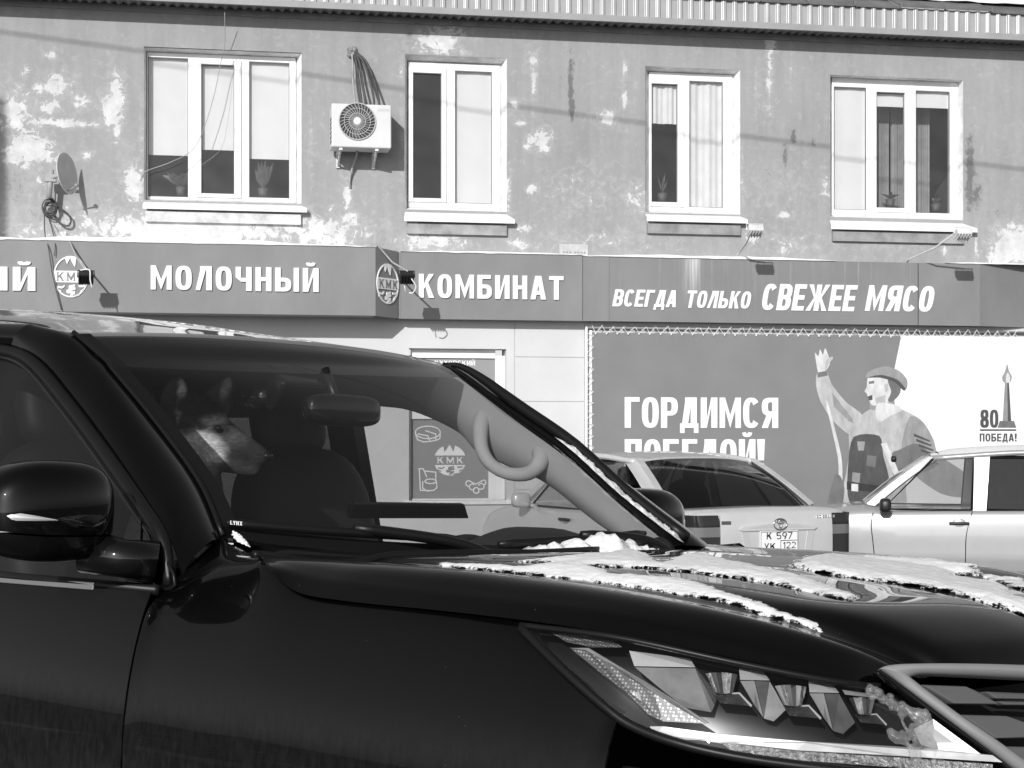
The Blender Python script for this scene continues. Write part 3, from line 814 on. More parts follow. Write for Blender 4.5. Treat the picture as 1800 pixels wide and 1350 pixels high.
run2 = math_('MULTIPLY', ramp_(stk, .55, .75), ramp_(sx.outputs['Z'], 0, DH, .0, .10))
vv_ = math_('ADD', math_('ADD', ramp_(brd, .3, .7, .18, .215), math_('MULTIPLY', mk, .42)), run2)
cc = N('ShaderNodeCombineColor'); [L(vv_, cc.inputs[k]) for k in range(3)]; L(cc.outputs[0], B.inputs['Base Color'])
xj1, xj2 = FP(1071, 500, CR_)[0], FP(1615, 500, CR_)[0]
for k, (xa, xb) in enumerate(((xm1, xj1 - .003), (xj1, xj2 - .012), (xj2, xr1))):
    MB().box(xa, CR_ + .003 * (k == 1), zb_r, xb, -.002, zt_r).build('sign_panel', m_drip if k == 1 else m_sign, sr, origin=og)
words('ВСЕГДА', 1076, 1193, 508.5, 538.5, CR_ - .004, sr, og, .23, .17, shear=.22, gap=.10, depth=.004)
words('ТОЛЬКО', 1204, 1322, 510.5, 541, CR_ - .004, sr, og, .23, .17, shear=.22, gap=.10, depth=.004)
words('СВЕЖЕЕ', 1337, 1508, 498.5, 545, CR_ - .004, sr, og, .25, .17, shear=.22, gap=.10, depth=.004)
words('МЯСО', 1520, 1645, 501, 546.5, CR_ - .004, sr, og, .25, .17, shear=.22, gap=.10, depth=.004)
# far right board turns back a little
a2 = R(13); L2 = 5.0
se, og = sign_thing('shop_sign', xr1 + 1, CR_, zb_r, 'blank grey sign board turning back at the right end of the row')
MB().prism([(xr1 + .001, CR_, zb_r), (xr1 + L2 * math.cos(a2), CR_ + L2 * math.sin(a2), zb_r), (xr1 + L2 * math.cos(a2), CR_ + L2 * math.sin(a2), zt_r), (xr1 + .001, CR_, zt_r)], (0, .03, 0)).build('sign_board', m_sign, se, origin=og)

# snow lying on top of the boards, thin in places
def ledge_snow(name, x0, x1, c0, z, hfun):
    n = max(8, int((x1 - x0) / .05)); rows = [[] for _ in range(6)]
    for i in range(n + 1):
        x = x0 + (x1 - x0) * i / n
        h = max(.004, hfun(x)) * (1 + .35 * noise.noise((x * 3, c0, 1))) * min(1, 4 * min(i, n - i) / n + .15)
        hang = .012 * max(0, noise.noise((x * 5, 3, 0)))
        for j, (yy, f) in enumerate(((c0 - .012, -.05), (c0 - .02, .35), (c0 - .008, .8), (c0 * .8, 1), (c0 * .4, 1.1), (-.004, 1.2))):
            rows[j].append(Vector((x, yy, z + .002 + f * h - (hang if j == 0 else 0))))
    o = MB().grid(rows).build(name, m_snow, None, True)
    o.location = fworld(0, 0, 0); o.rotation_euler = (0, 0, PHI)
    return tag(o, kind='stuff')
ledge_snow('ledge_snow', -13, xl1, CL, zt_l, lambda x: .05 + .05 * math.exp(-((x + 3.8) / .9) ** 2) - .03 * math.exp(-((x + 5.6) / .3) ** 2))
ledge_snow('ledge_snow', xm0, xm1, CM, zt_m, lambda x: .022)
ledge_snow('ledge_snow', xm1, FP(1470, 450, CR_)[0], CR_, zt_r, lambda x: .035)
ledge_snow('ledge_snow', FP(1662, 450, CR_)[0], xr1 + .9, CR_, zt_r, lambda x: .02)
# white plate half hidden behind the board
wp, og = fthing('wall_plate', *(lambda q: (q[0], -.01, q[1]))(FP(1008, 446)), 'small white plate on the wall just above the joint of the boards', 'sign')
xa, za = FP(983, 450); xb, zb = FP(1033, 430)
MB().box(xa, -.012, za, xb, -.001, zb).build('plate', mat('weathered plate', .46, .5, var=.2, vscale=9), wp, origin=og)
pm_ = MB()
for k in range(7):
    q = xa + .04 + k * .04 + (.02 if k > 2 else 0)
    pm_.box(q, -.014, za + .035, q + .025, -.0125, za + .055)
tag(pm_.build('plate_marks', m_grey, wp, origin=og), kind='stuff')

# ------------------------------------------------------------------ air conditioner
ax0, az0 = FP(583, 258, -.42); ax1, _ = FP(688, 258, -.42); _, az1 = FP(583, 181, -.42)
ac, og = fthing('air_conditioner', (ax0 + ax1) / 2, -.25, az0, 'white air conditioner outdoor unit with round fan grille on wall brackets', 'air conditioner')
MB().box(ax0, -.42, az0, ax1, -.10, az1).build('casing', m_acw, ac, origin=og, bevel=.015)
fcx, fcz = FP(628, 213.5, -.42); fr = (FP(660, 213, -.42)[0] - fcx)
dk = MB(); n = 40
dk.prism([(fcx + fr * math.cos(2 * math.pi * k / n), -.4225, fcz + fr * math.sin(2 * math.pi * k / n)) for k in range(n)], (0, .002, 0))
dk.build('fan_opening', m_dark, ac, origin=og)
bl = MB()
for k in range(3):
    a = k * 2.094 + .4
    bl.prism([(fcx + .04 * math.cos(a), -.426, fcz + .04 * math.sin(a)), (fcx + fr * .85 * math.cos(a - .25), -.425, fcz + fr * .85 * math.sin(a - .25)), (fcx + fr * .9 * math.cos(a + .25), -.4245, fcz + fr * .9 * math.sin(a + .25)), (fcx + fr * .5 * math.cos(a + .5), -.4255, fcz + fr * .5 * math.sin(a + .5))], (0, .0012, 0))
bl.build('fan_blade', mat('fan blade', .10, .5), ac, origin=og)
gr = MB()
for k in range(30):
    a = 2 * math.pi * k / 30
    pth = [(fcx + fr * q * math.cos(a + .5 * q), -.438 + .006 * q * q, fcz + fr * q * math.sin(a + .5 * q)) for q in (.2, .5, .75, 1.0)]
    gr.tube(pth, .0035, 5)
for q in (.45, .72, 1.0):
    gr.tube([(fcx + fr * q * math.cos(2 * math.pi * k / 36), -.437 + .006 * q * q, fcz + fr * q * math.sin(2 * math.pi * k / 36)) for k in range(37)], .004 if q < 1 else .008, 5, False)
gr.build('fan_guard', mat('guard wire', .45, .4), ac, origin=og)
MB().ball((fcx, -.44, fcz), fr * .21, .012, fr * .21).build('fan_hub', m_white, ac, True, og)
for k in range(6):
    zz = az0 + .06 + k * .052
    MB().box(ax0 - .002, -.40, zz, ax0 + .001, -.22, zz + .03).build('side_louver', m_dark, ac, origin=og)
MB().box(ax1 - .16, -.4222, az1 - .075, ax1 - .03, -.4202, az1 - .045).build('badge', mat('pale badge', .52, .3), ac, origin=og)
for u in (597, 660):
    bx, _ = FP(u, 262, -.25)
    b_ = MB().box(bx - .02, -.40, az0 - .03, bx + .02, .0, az0 - .002).box(bx - .02, -.03, az0 - .18, bx + .02, -.001, az0 - .03)
    b_.tube([(bx, -.37, az0 - .025), (bx, -.02, az0 - .16)], .014, 6)
    b_.build('bracket', mat('bracket paint', .62, .5, var=.15), ac, origin=og)
hz_ = Vector((FP(620, 92)[0], -.03, FP(620, 92)[1]))
for k, (u, c1, bulge, mm) in enumerate(((624, -.2, -.02, m_cablew), (635, -.22, .02, m_cable), (641, -.24, .05, m_cable), (656, -.26, .10, m_cable), (664, -.28, .13, m_cable))):
    xe, _ = FP(u, 180, c1)
    p = [hz_ + Vector((k * .012 - .02, 0, 0)), hz_ + Vector((k * .02 + bulge * .5, -.07, -.12)), Vector(((hz_.x + xe) / 2 + bulge * .8, -.13, (hz_.z + az1) / 2)), Vector((xe + bulge * .12, c1 * .95, az1 + .08)), Vector((xe, c1, az1 - .02))]
    MB().tube(cr(p, 14), .014 if k else .011, 7).build('hose', mm, ac, True, og)
p = [Vector((FP(628, 262, -.2)[0], -.2, az0)), Vector((FP(626, 275, -.12)[0], -.12, FP(626, 278)[1])), Vector((FP(617, 305, -.05)[0], -.05, FP(617, 305)[1])), Vector((FP(614, 320)[0], -.03, FP(614, 324)[1])), Vector((FP(616, 330)[0], -.015, FP(616, 330)[1]))]
MB().tube(cr(p, 14), .013, 7).build('drain_hose', m_cablew, ac, True, og)
fo = MB()
for k in range(14):
    rnd = random.Random(k)
    fo.ball(hz_ + Vector((rnd.uniform(-.06, .06), rnd.uniform(-.02, .02), rnd.uniform(-.05, .05))), rnd.uniform(.02, .04), nu=8, nv=6)
fo.build('foam_plug', mat('foam', .22, .95, var=.6, vscale=30), ac, True, og)

# ------------------------------------------------------------------ satellite dish
dx, dz = FP(116, 305, -.35)
sd, og = fthing('satellite_dish', dx, -.2, dz - .3, 'pale satellite dish turned edge-on at the left end of the upper wall', 'satellite dish')
axis = Vector((.90, -.40, .12)).normalized()
up_ = Vector((0, 0, 1)) - axis * axis.z; up_.normalize(); sdv = axis.cross(up_)
rows = []
for j in range(9):
    r_ = .24 * j / 8
    rows.append([Vector((dx, -.33, dz)) + (sdv * math.cos(2 * math.pi * k / 28) + up_ * math.sin(2 * math.pi * k / 28)) * r_ * 1.0 + axis * (r_ * r_ * .9 - .04) for k in range(28)])
MB().grid(rows, True).build('reflector', mat('dish paint', .58, .5, var=.12), sd, True, og, solid=.008)
qx, qz = FP(86, 298, -.2)
MB().tube([(qx + .03, -.2, qz), (qx, -.2, qz - .32)], .03, 10).build('mast', m_cablew, sd, True, og)
MB().tube([(qx, -.2, qz - .1), Vector((dx, -.33, dz)) - axis * .04], .02, 8).box(qx - .04, -.24, qz - .14, qx + .08, -.16, qz - .06).build('mount', m_cablew, sd, origin=og)
MB().tube([Vector((dx, -.33, dz - .2)), Vector((dx, -.33, dz)) + axis * .10 - up_ * .16], .009, 6).ball(Vector((dx, -.33, dz)) + axis * .11 - up_ * .15, .024).build('receiver_arm', m_grey, sd, True, og)
MB().tube([(qx, -.2, qz - .3), (qx, -.02, qz - .3)], .02, 6).box(qx - .05, -.02, qz - .38, qx + .05, -.001, qz - .22).build('wall_foot', m_grey, sd, origin=og)
kx, kz = FP(87, 366, -.1)
co = MB(); rnd = random.Random(3)
for k in range(6):
    rr = .085 + rnd.uniform(-.015, .02); off = Vector((rnd.uniform(-.02, .02), -.02 * k * .4, rnd.uniform(-.02, .02)))
    co.tube([Vector((kx, -.08, kz)) + off + Vector((rr * .8 * math.cos(t), .015 * math.sin(3 * t + k), rr * math.sin(t))) for t in np.linspace(0, 6.283, 26)], .007, 5, False)
q2 = [FP(90, 372, -.1), FP(105, 392, -.1), FP(120, 396, -.1), FP(124, 385, -.1), FP(115, 372, -.1), FP(98, 362, -.1)]
co.tube(cr([(q[0], -.07, q[1]) for q in q2], 20), .012, 6)
tag(co.build('cable_coil', m_cable, None, True), 'coil of black cable hanging under the satellite dish', 'cable')
bpy.data.objects['cable_coil'].location = fworld(0, 0, 0); bpy.data.objects['cable_coil'].rotation_euler = (0, 0, PHI)

def wire(name, pts, r, m, label, group=None):
    """pts: (u, v, c)"""
    P = [Vector((FP(u, v, c)[0], c, FP(u, v, c)[1])) for u, v, c in pts]
    o = MB().tube(cr(P, max(12, 6 * len(P))), r, 6).build(name, m, None, True)
    o.location = fworld(0, 0, 0); o.rotation_euler = (0, 0, PHI)
    return tag(o, label, 'cable', group)
wire('cable', [(78, 376, -.1), (79, 410, -.3), (85, 435, -.53), (92, 480, -.54), (100, 515, -.535), (108, 545, -.53)], .006, m_cable, 'thin dark cable falling from the dish across the left emblem')
wire('cable', [(86, 385, -.1), (92, 405, -.25), (97, 428, -.5), (96, 450, -.53)], .005, m_cable, 'short thin cable hanging beside the longer one under the dish')
wire('cable', [(395, 22, -.3), (395, 80, -.12), (388, 110, -.06), (378, 160, -.05), (362, 215, -.05), (340, 262, -.06), (300, 285, -.06), (255, 302, -.03), (246, 318, -.02)], .0042, m_cablew, 'thin cable dropping from the eaves across the leftmost upper window')
wire('cable', [(410, 100, -.05), (408, 150, -.05), (400, 215, -.05), (388, 262, -.05), (352, 292, -.04)], .002, m_cablew, 'faint thin wire in front of the middle leaf of the leftmost window')

# ------------------------------------------------------------------ floodlights on rods
m_lampw = mat('pale lamp casting', .60, .5, var=.15)
def lamp(u, v, c, ru, rv, rc, m, label, w=.16, tilt=35):
    x, z = FP(u, v, c); rx, rz = FP(ru, rv, rc)
    t, og = fthing('floodlight', rx, rc, rz, label, 'floodlight', 'floodlights on rods over the signs')
    ce = Vector((x, c, z)); ro = Vector((rx, rc, rz)); d = (ce - ro)
    MB().tube([ro + Vector((0, .04, -.03)), ro, ro + d * .5 + Vector((0, 0, -.01)), ce + Vector((0, 0, .075))], .011, 7).build('rod', m_lampw if m is m_lampw else m_cablew, t, True, og)
    Mx = Matrix.Rotation(R(tilt), 3, 'X')
    MB().obox(ce, w, .09, w * .8, Mx).build('housing', m, t, origin=og, bevel=.012)
    gp = MB()
    for k in range(5):
        gp.obox(ce + Mx @ Vector(((k - 2) * w * .2, -.052, 0)), .006, .03, w * .7, Mx)
    gp.build('cooling_fins', m, t, origin=og)
    MB().obox(ce + Mx @ Vector((0, .047, 0)), w * .88, .004, w * .66, Mx).build('front_glass', m_dark, t, origin=og)
    MB().tube([ce + Vector((-w * .56, 0, 0)), ce + Vector((-w * .56, 0, .075)), ce + Vector((w * .56, 0, .075)), ce + Vector((w * .56, 0, 0))], .007, 6).build('yoke', m, t, origin=og)
    return t, og, ce
t, og, ce = lamp(151, 488, CL - .45, 117, 411, CL + .1, m_black, 'black floodlight hanging over the letter К of the left round emblem')
MB().tube(cr([ce + Vector((-.06, 0, .08)), ce + Vector((.04, -.06, .08)), ce + Vector((.05, -.07, -.03)), ce + Vector((.07, -.05, -.12))], 14), .007, 6).build('supply_cable', m_letter, t, True, og)
t, og, ce = lamp(715, 488, CM - .77, 664, 431, CL + .04, m_black, 'black floodlight hanging left of the word КОМБИНАТ')
MB().tube(cr([ce + Vector((0, 0, .08)), ce + Vector((.05, -.05, -.02)), ce + Vector((.10, -.04, -.1)), ce + Vector((.07, 0, -.17)), ce + Vector((.03, .02, -.17))], 18), .007, 6).build('supply_cable', m_letter, t, True, og)
MB().tube([ce + Vector((-.03, 0, -.06)), ce + Vector((-.015, 0, -.16))], .006, 5).build('supply_cable', m_letter, t, True, og)
lamp(1327, 405, CR_ - .78, 1296, 448, CR_ + .08, m_lampw, 'pale floodlight on a short rod below the third upper window', .18, 65)
lamp(1692, 411, CR_ - .86, 1597, 456, CR_ + .08, m_lampw, 'pale floodlight on a long slanting rod below the rightmost upper window', .19, 65)

# ------------------------------------------------------------------ victory banner on its lacing frame
BC = -.07
bn, og = fthing('banner', FP(1400, 800, BC)[0], BC, -.05, 'large printed banner reading ГОРДИМСЯ ПОБЕДОЙ! laced to a steel frame', 'banner')
bx0_, bz1 = FP(1041, 583, BC); bz1r = FP(1700, 593, BC)[1]
bzt = FP(1100, 584, BC)[1]
bz0 = .35; bx1 = 6.6
zs_ = [bz0, 1.2, bzt]
sheet = MB(); rows = []
for j in range(9):
    z = bz0 + (bzt - bz0) * j / 8
    rows.append([Vector((bx0_ + (bx1 - bx0_) * i / 60, BC + .003 * math.sin(i * .5) + .002 * math.sin(i * 1.3 + j), z - (.012 * (1 - math.cos(i * 2.09)) * .5 if j == 8 else 0))) for i in range(61)])
sheet.grid(rows).build('banner_sheet', m_banner, bn, True, og, solid=.0015)
def shape(pts, m, d, name='printed_shape', soft=True):
    if soft and len(pts) > 4:
        n_ = len(pts); P_ = [Vector((a, b_, 0)) for a, b_ in pts]; out = []
        for i in range(n_):
            p0, p1, p2, p3 = P_[i - 1], P_[i], P_[(i + 1) % n_], P_[(i + 2) % n_]
            for k in range(4):
                f = k / 4; q_ = 0.5 * ((2 * p1) + (p2 - p0) * f * .8 + (2 * p0 - 5 * p1 + 4 * p2 - p3) * f * f * .8 + (3 * p1 - p0 - 3 * p2 + p3) * f ** 3 * .8 + (p2 - p1) * 2 * .2 * f)
                out.append((q_.x, q_.y))
        pts = out
    q = [Vector((FP(u, v, BC)[0], BC - d, FP(u, v, BC)[1])) for u, v in pts]
    return MB().prism(q, (0, .0006, 0)).build(name, m, bn, origin=og)
xz = lambda x, z: None
wq = [Vector((FP(1584, 586, BC)[0], BC - .0065, bzt - .004)), Vector((bx1 - .005, BC - .0065, bzt - .004)), Vector((bx1 - .005, BC - .0065, bz0 + .005)), Vector((FP(1515, 900, BC)[0], BC - .0065, bz0 + .005))]
MB().prism(wq, (0, .0006, 0)).build('printed_ground', m_bwhite, bn, origin=og)
words('ГОРДИМСЯ', 1098, 1368, 698, 752, BC - .007, bn, og, .245, .15, gap=.085, depth=.0006)
words('ПОБЕДОЙ!', 1098, 1344, 772, 826, BC - .007, bn, og, .245, .15, gap=.085, depth=.0006)
m_pg = [mat('print tone %d' % k, v, .6, var=.22, vscale=9, stretch=(1, 1, .45)) for k, v in enumerate((.03, .07, .14, .26, .40, .56, .70))]
words('80', 1723, 1755, 720, 752, BC - .008, bn, og, .26, .16, gap=.08, depth=.0006, m=m_pg[1])
words('ПОБЕДА!', 1722, 1787, 762, 776, BC - .008, bn, og, .2, .17, gap=.12, depth=.0006, m=m_pg[1])
shape([(1722, 754.5), (1786, 754.5), (1786, 757.5), (1722, 757.5)], m_pg[1], .008)
# plain monument beside the number: a tapering pillar on a stepped base with a flame
shape([(1753, 752), (1786, 752), (1782, 740), (1757, 740)], m_pg[2], .0080)
shape([(1762, 740), (1777, 740), (1773, 672), (1766, 672)], m_pg[3], .0082)
shape([(1771, 740), (1777, 740), (1773, 672), (1770, 672)], m_pg[1], .0088)
shape([(1764, 672), (1775, 672), (1778, 662), (1773, 652), (1770, 640), (1766, 653), (1761, 663)], m_pg[3], .0084)
shape([(1768, 672), (1774, 672), (1775, 664), (1771, 655), (1768, 662)], m_pg[5], .0090)
# plain soldier figure with a raised open hand, drawn as flat tones (generic stand-in)
D0 = .0085
shape([(1476, 890), (1492, 800), (1492, 762), (1508, 735), (1535, 716), (1560, 712), (1590, 722), (1618, 738), (1632, 765), (1606, 800), (1592, 850), (1586, 900), (1476, 902)], m_pg[4], D0)
shape([(1598, 733), (1622, 742), (1640, 772), (1650, 800), (1692, 828), (1708, 856), (1690, 874), (1650, 866), (1604, 832), (1584, 792)], m_pg[3], D0 + .0006)          # tunic
shape([(1436, 655), (1452, 652), (1462, 676), (1486, 706), (1512, 726), (1520, 745), (1506, 764), (1492, 764), (1462, 738), (1442, 706), (1434, 678)], m_pg[4], D0 + .0010)     # raised arm
shape([(1436, 655), (1452, 652), (1455, 660), (1437, 664)], m_pg[2], D0 + .0014)
shape([(1438, 655), (1450, 653), (1458, 640), (1456, 626), (1450, 612), (1446, 624), (1441, 614), (1438, 626), (1432, 620), (1434, 636)], m_pg[5], D0 + .0012)      # open hand
shape([(1450, 653), (1456, 640), (1464, 630), (1461, 627), (1452, 634)], m_pg[4], D0 + .0016)
shape([(1528, 718), (1552, 722), (1572, 716), (1566, 690), (1536, 690)], m_pg[3], D0 + .0012)       # neck
shape([(1524, 668), (1530, 656), (1560, 650), (1578, 664), (1580, 690), (1566, 704), (1548, 712), (1532, 712), (1526, 700), (1523, 692), (1519, 688), (1523, 680)], m_pg[5], D0 + .0016)       # head
shape([(1560, 668), (1580, 664), (1582, 690), (1568, 706), (1560, 704), (1566, 688)], m_pg[2], D0 + .0020)       # hair at the nape
shape([(1553, 676), (1560, 674), (1561, 686), (1556, 690)], m_pg[4], D0 + .0024)                          # ear
shape([(1522, 664), (1528, 652), (1556, 644), (1580, 652), (1594, 668), (1592, 684), (1576, 668), (1548, 660)], m_pg[3], D0 + .0022)            # field cap
shape([(1524, 664), (1548, 659), (1576, 667), (1591, 683), (1587, 686), (1572, 672), (1547, 664)], m_pg[1], D0 + .0026)
shape([(1526, 671), (1536, 669), (1536, 674), (1527, 675)], m_pg[2], D0 + .0022)                          # eye shade
shape([(1525, 697), (1533, 694), (1533, 703), (1527, 704)], m_pg[1], D0 + .0022)                          # open mouth
shape([(1538, 700), (1556, 694), (1556, 708), (1540, 713)], m_pg[4], D0 + .0019)
shape([(1544, 708), (1576, 712), (1584, 722), (1566, 730), (1546, 742), (1538, 726)], m_pg[5], D0 + .0020)      # collar
shape([(1500, 768), (1545, 766), (1552, 800), (1562, 850), (1530, 888), (1492, 880), (1490, 820)], m_pg[1], D0 + .0012)   # dark pouch and chest
shape([(1506, 776), (1520, 776), (1518, 792), (1508, 792)], m_pg[3], D0 + .0016); shape([(1524, 800), (1540, 802), (1538, 822), (1522, 818)], m_pg[2], D0 + .0016); shape([(1498, 830), (1512, 832), (1510, 850), (1497, 846)], m_pg[3], D0 + .0016)
shape([(1548, 780), (1558, 778), (1582, 836), (1574, 842)], m_pg[5], D0 + .0018)     # strap
shape([(1452, 712), (1456, 712), (1478, 800), (1480, 850), (1474, 850), (1472, 802)], m_pg[5], D0 + .0018)
shape([(1582, 790), (1612, 780), (1648, 816), (1600, 838), (1574, 850), (1566, 800)], m_pg[2], D0 + .0014)
for k in range(6):
    shape([(1606 + k * 4, 762 + k * 9), (1634 + k * 3, 774 + k * 8), (1634 + k * 3, 777 + k * 8), (1606 + k * 4, 767 + k * 9)], m_pg[1], D0 + .0020)
for k in range(5):
    shape([(1462 + k * 6, 690 + k * 8), (1470 + k * 7, 700 + k * 9), (1476 + k * 6, 724 + k * 5), (1466 + k * 6, 716 + k * 6)], m_pg[3], D0 + .0016 + .0002 * (k % 2))
shape([(1466, 838), (1476, 836), (1484, 858), (1478, 890), (1454, 890)], m_pg[2], D0 + .0022)
shape([(1488, 846), (1562, 856), (1562, 868), (1488, 860)], m_pg[0], D0 + .0022); shape([(1496, 850), (1508, 851), (1508, 864), (1496, 863)], m_pg[5], D0 + .0026)
# frame pipes and lacing
fx_, _ = FP(1031, 700, -.05); ftz = FP(1100, 575, -.05)[1]
fp_ = MB().tube([(fx_, -.045, -.1), (fx_, -.045, ftz)], .018, 8)
fp_.build('frame_pipe', m_letter, bn, True, og)
MB().tube([(fx_, -.045, ftz - .01), (bx1 + .08, -.045, ftz - .01)], .016, 8).build('frame_pipe', m_grey, bn, True, og)
MB().box(bx0_ - .03, BC + .012, bz0, bx0_, BC + .02, bzt + .02).build('frame_strip', m_letter, bn, origin=og)
rp_ = MB(); rnd = random.Random(5)
nn = int((bx1 - bx0_) / .135)
for k in range(nn):
    x = bx0_ + .04 + k * .135
    j = lambda q: rnd.uniform(-q, q)
    rp_.tube([(x, BC - .012, bzt - .02), (x + .075 + j(.02), BC - .03, bzt + .075 + j(.01))], .004, 4)
    rp_.tube([(x, BC - .013, bzt - .02), (x - .06 + j(.02), BC - .028, bzt + .07 + j(.01))], .004, 4)
    rp_.ball((x, BC - .014, bzt - .022), .011, nu=6, nv=4)
    rp_.tube([(x + .03, BC - .02, bzt + .035), (x + .07 + j(.01), BC - .026, bzt + .012)], .003, 4)
for k in range(14):
    z = bzt - .05 - k * .135
    rp_.tube([(bx0_ + .015, BC - .012, z), (bx0_ - .07, BC - .02, z - .05 + j(.03))], .004, 4)
    rp_.tube([(bx0_ + .015, BC - .012, z), (bx0_ - .07, BC - .02, z + .06 + j(.03))], .004, 4)
tag(rp_.build('lacing', m_letter, bn, False, og), kind='stuff')

# ------------------------------------------------------------------ overhead cable and pole beyond the frame: their shadows cross the wall
def shadow_src(u, v, dist):
    x, z = FP(u, v); return Vector((x, 0, z)) - SUN_L * dist
P = [shadow_src(u, v, 7.0) for u, v in ((-250, 20), (30, 60), (250, 90), (540, 131), (900, 186), (1130, 216), (1440, 256), (1800, 298), (2100, 340))]
o = MB().tube(cr(P, 60), .012, 6).build('overhead_cable', m_cable, None, True)
o.location = fworld(0, 0, 0); o.rotation_euler = (0, 0, PHI)
tag(o, 'thick cable strung above the view, its shadow crossing the upper wall', 'cable')
pp = shadow_src(-4, 200, 9.0)
o = MB().tube([(0, 0, -.2), (0, 0, 9.5)], [.14, .09], 14).build('utility_pole', m_grey, None, True)
o.location = fworld(pp.x, pp.y, 0)
tag(o, 'pole standing left of the view, its shadow on the left edge of the wall', 'pole')

# ------------------------------------------------------------------ black off-road vehicle in the foreground
TH = 0.72
CX0, CD0 = 0.3505, 3.9441
suv = empty('parked_suv', (CX0, CD0, 0), -TH, 'large glossy black off-road vehicle in the foreground with a dog in its front seat', 'car')
# the vehicle leans a little to its far side on the uneven snow
SUVM = Matrix.Translation((CX0, CD0, 0)) @ Matrix.Rotation(-TH, 4, 'Z') @ Matrix.Translation((0, -.9, 1.1)) @ Matrix.Rotation(-0.032, 4, 'X') @ Matrix.Translation((0, .9, -1.1))
suv.matrix_world = SUVM
SUVI = SUVM.inverted()
def ray(u, v):
    """camera ray of a photo pixel in the vehicle's axes"""
    o = SUVI @ Vector((0, 0, EYE)); d = SUVI.to_3x3() @ Vector(((u - 900) / FPX, 1, (HZ - v) / FPX))
    return o, d
def UY(u, v, y):
    o, d = ray(u, v); t = (y - o.y) / d.y; return o + d * t
def UX(u, v, x):
    o, d = ray(u, v); t = (x - o.x) / d.x; return o + d * t
V = lambda *a: Vector(a)

m_paint = bpy.data.materials.new('black car paint'); m_paint.use_nodes = True
nt = m_paint.node_tree; B = nt.nodes['Principled BSDF']; N, L = nt.nodes.new, nt.links.new
B.inputs['Base Color'].default_value = (.003, .003, .003, 1); B.inputs['Roughness'].default_value = .4; B.inputs['Specular IOR Level'].default_value = .06
B.inputs['Coat Weight'].default_value = 1; B.inputs['Coat Roughness'].default_value = .015; B.inputs['Coat IOR'].default_value = 1.38
tc = N('ShaderNodeTexCoord'); nz = N('ShaderNodeTexNoise'); nz.inputs['Scale'].default_value = 9; nz.inputs['Detail'].default_value = 8; nz.inputs['Roughness'].default_value = .7
mpp = N('ShaderNodeMapping'); mpp.inputs['Scale'].default_value = (7, 7, 2.2); L(tc.outputs['Object'], mpp.inputs[0]); L(mpp.outputs[0], nz.inputs['Vector'])
sx = N('ShaderNodeSeparateXYZ'); L(tc.outputs['Object'], sx.inputs[0])
lowm = N('ShaderNodeMapRange'); lowm.inputs[1].default_value, lowm.inputs[2].default_value, lowm.inputs[3].default_value, lowm.inputs[4].default_value = .95, .70, 0, 1
L(sx.outputs['Z'], lowm.inputs[0])
dr = N('ShaderNodeMapRange'); dr.inputs[1].default_value, dr.inputs[2].default_value, dr.inputs[3].default_value, dr.inputs[4].default_value = .40, .75, .003, .016
L(nz.outputs[0], dr.inputs[0])
mu = N('ShaderNodeMath'); mu.operation = 'MULTIPLY'; L(dr.outputs[0], mu.inputs[0]); L(lowm.outputs[0], mu.inputs[1])
ad = N('ShaderNodeMath'); ad.operation = 'ADD'; ad.inputs[1].default_value = .0012; L(mu.outputs[0], ad.inputs[0])
# road dust specks on the lacquer
vo = N('ShaderNodeTexVoronoi'); vo.inputs['Scale'].default_value = 55; L(tc.outputs['Object'], vo.inputs['Vector'])
vs_ = N('ShaderNodeMapRange'); vs_.inputs[1].default_value, vs_.inputs[2].default_value, vs_.inputs[3].default_value, vs_.inputs[4].default_value = .03, .06, .08, 0
L(vo.outputs['Distance'], vs_.inputs[0])
vr = N('ShaderNodeMath'); vr.operation = 'GREATER_THAN'; vr.inputs[1].default_value = .955
sr_ = N('ShaderNodeSeparateColor'); L(vo.outputs['Color'], sr_.inputs[0]); L(sr_.outputs[0], vr.inputs[0])
vm = N('ShaderNodeMath'); vm.operation = 'MULTIPLY'; L(vs_.outputs[0], vm.inputs[0]); L(vr.outputs[0], vm.inputs[1])
a3 = N('ShaderNodeMath'); a3.operation = 'ADD'; L(ad.outputs[0], a3.inputs[0]); L(vm.outputs[0], a3.inputs[1])
cc = N('ShaderNodeCombineColor'); [L(a3.outputs[0], cc.inputs[k]) for k in range(3)]; L(cc.outputs[0], B.inputs['Base Color'])
m_gloss = mat('gloss black trim', .004, .05, spec=.5)
m_satin = mat('satin black trim', .007, .4, spec=.25)
m_void = mat('unlit gap', .004, .9)
m_chrome = mat('chrome', .75, .12, metal=1)
m_satinchrome = mat('satin chrome', .62, .28, metal=1, var=.05, vscale=6)
m_wind = glass('windscreen glass', .92, .030, .008, .55, hscale=2.0)
m_side = glass('side glass', .55, .05, .01, .4)
m_tint = glass('tinted glass', .05, .05)
m_trim = mat('pale cabin trim', .27, .85, var=.05, vscale=8, bump=.03, bscale=300)
m_head = mat('pale headlining', .30, .9, var=.05, vscale=5)
m_cab = mat('dark cabin leather', .007, .6, bump=.05, bscale=120)
m_mirrorg = mat('mirror glass', .8, .03, metal=1)
m_tyre = mat('tyre', .02, .8, bump=.2, bscale=60)
m_rim = mat('alloy rim', .5, .3, metal=1)

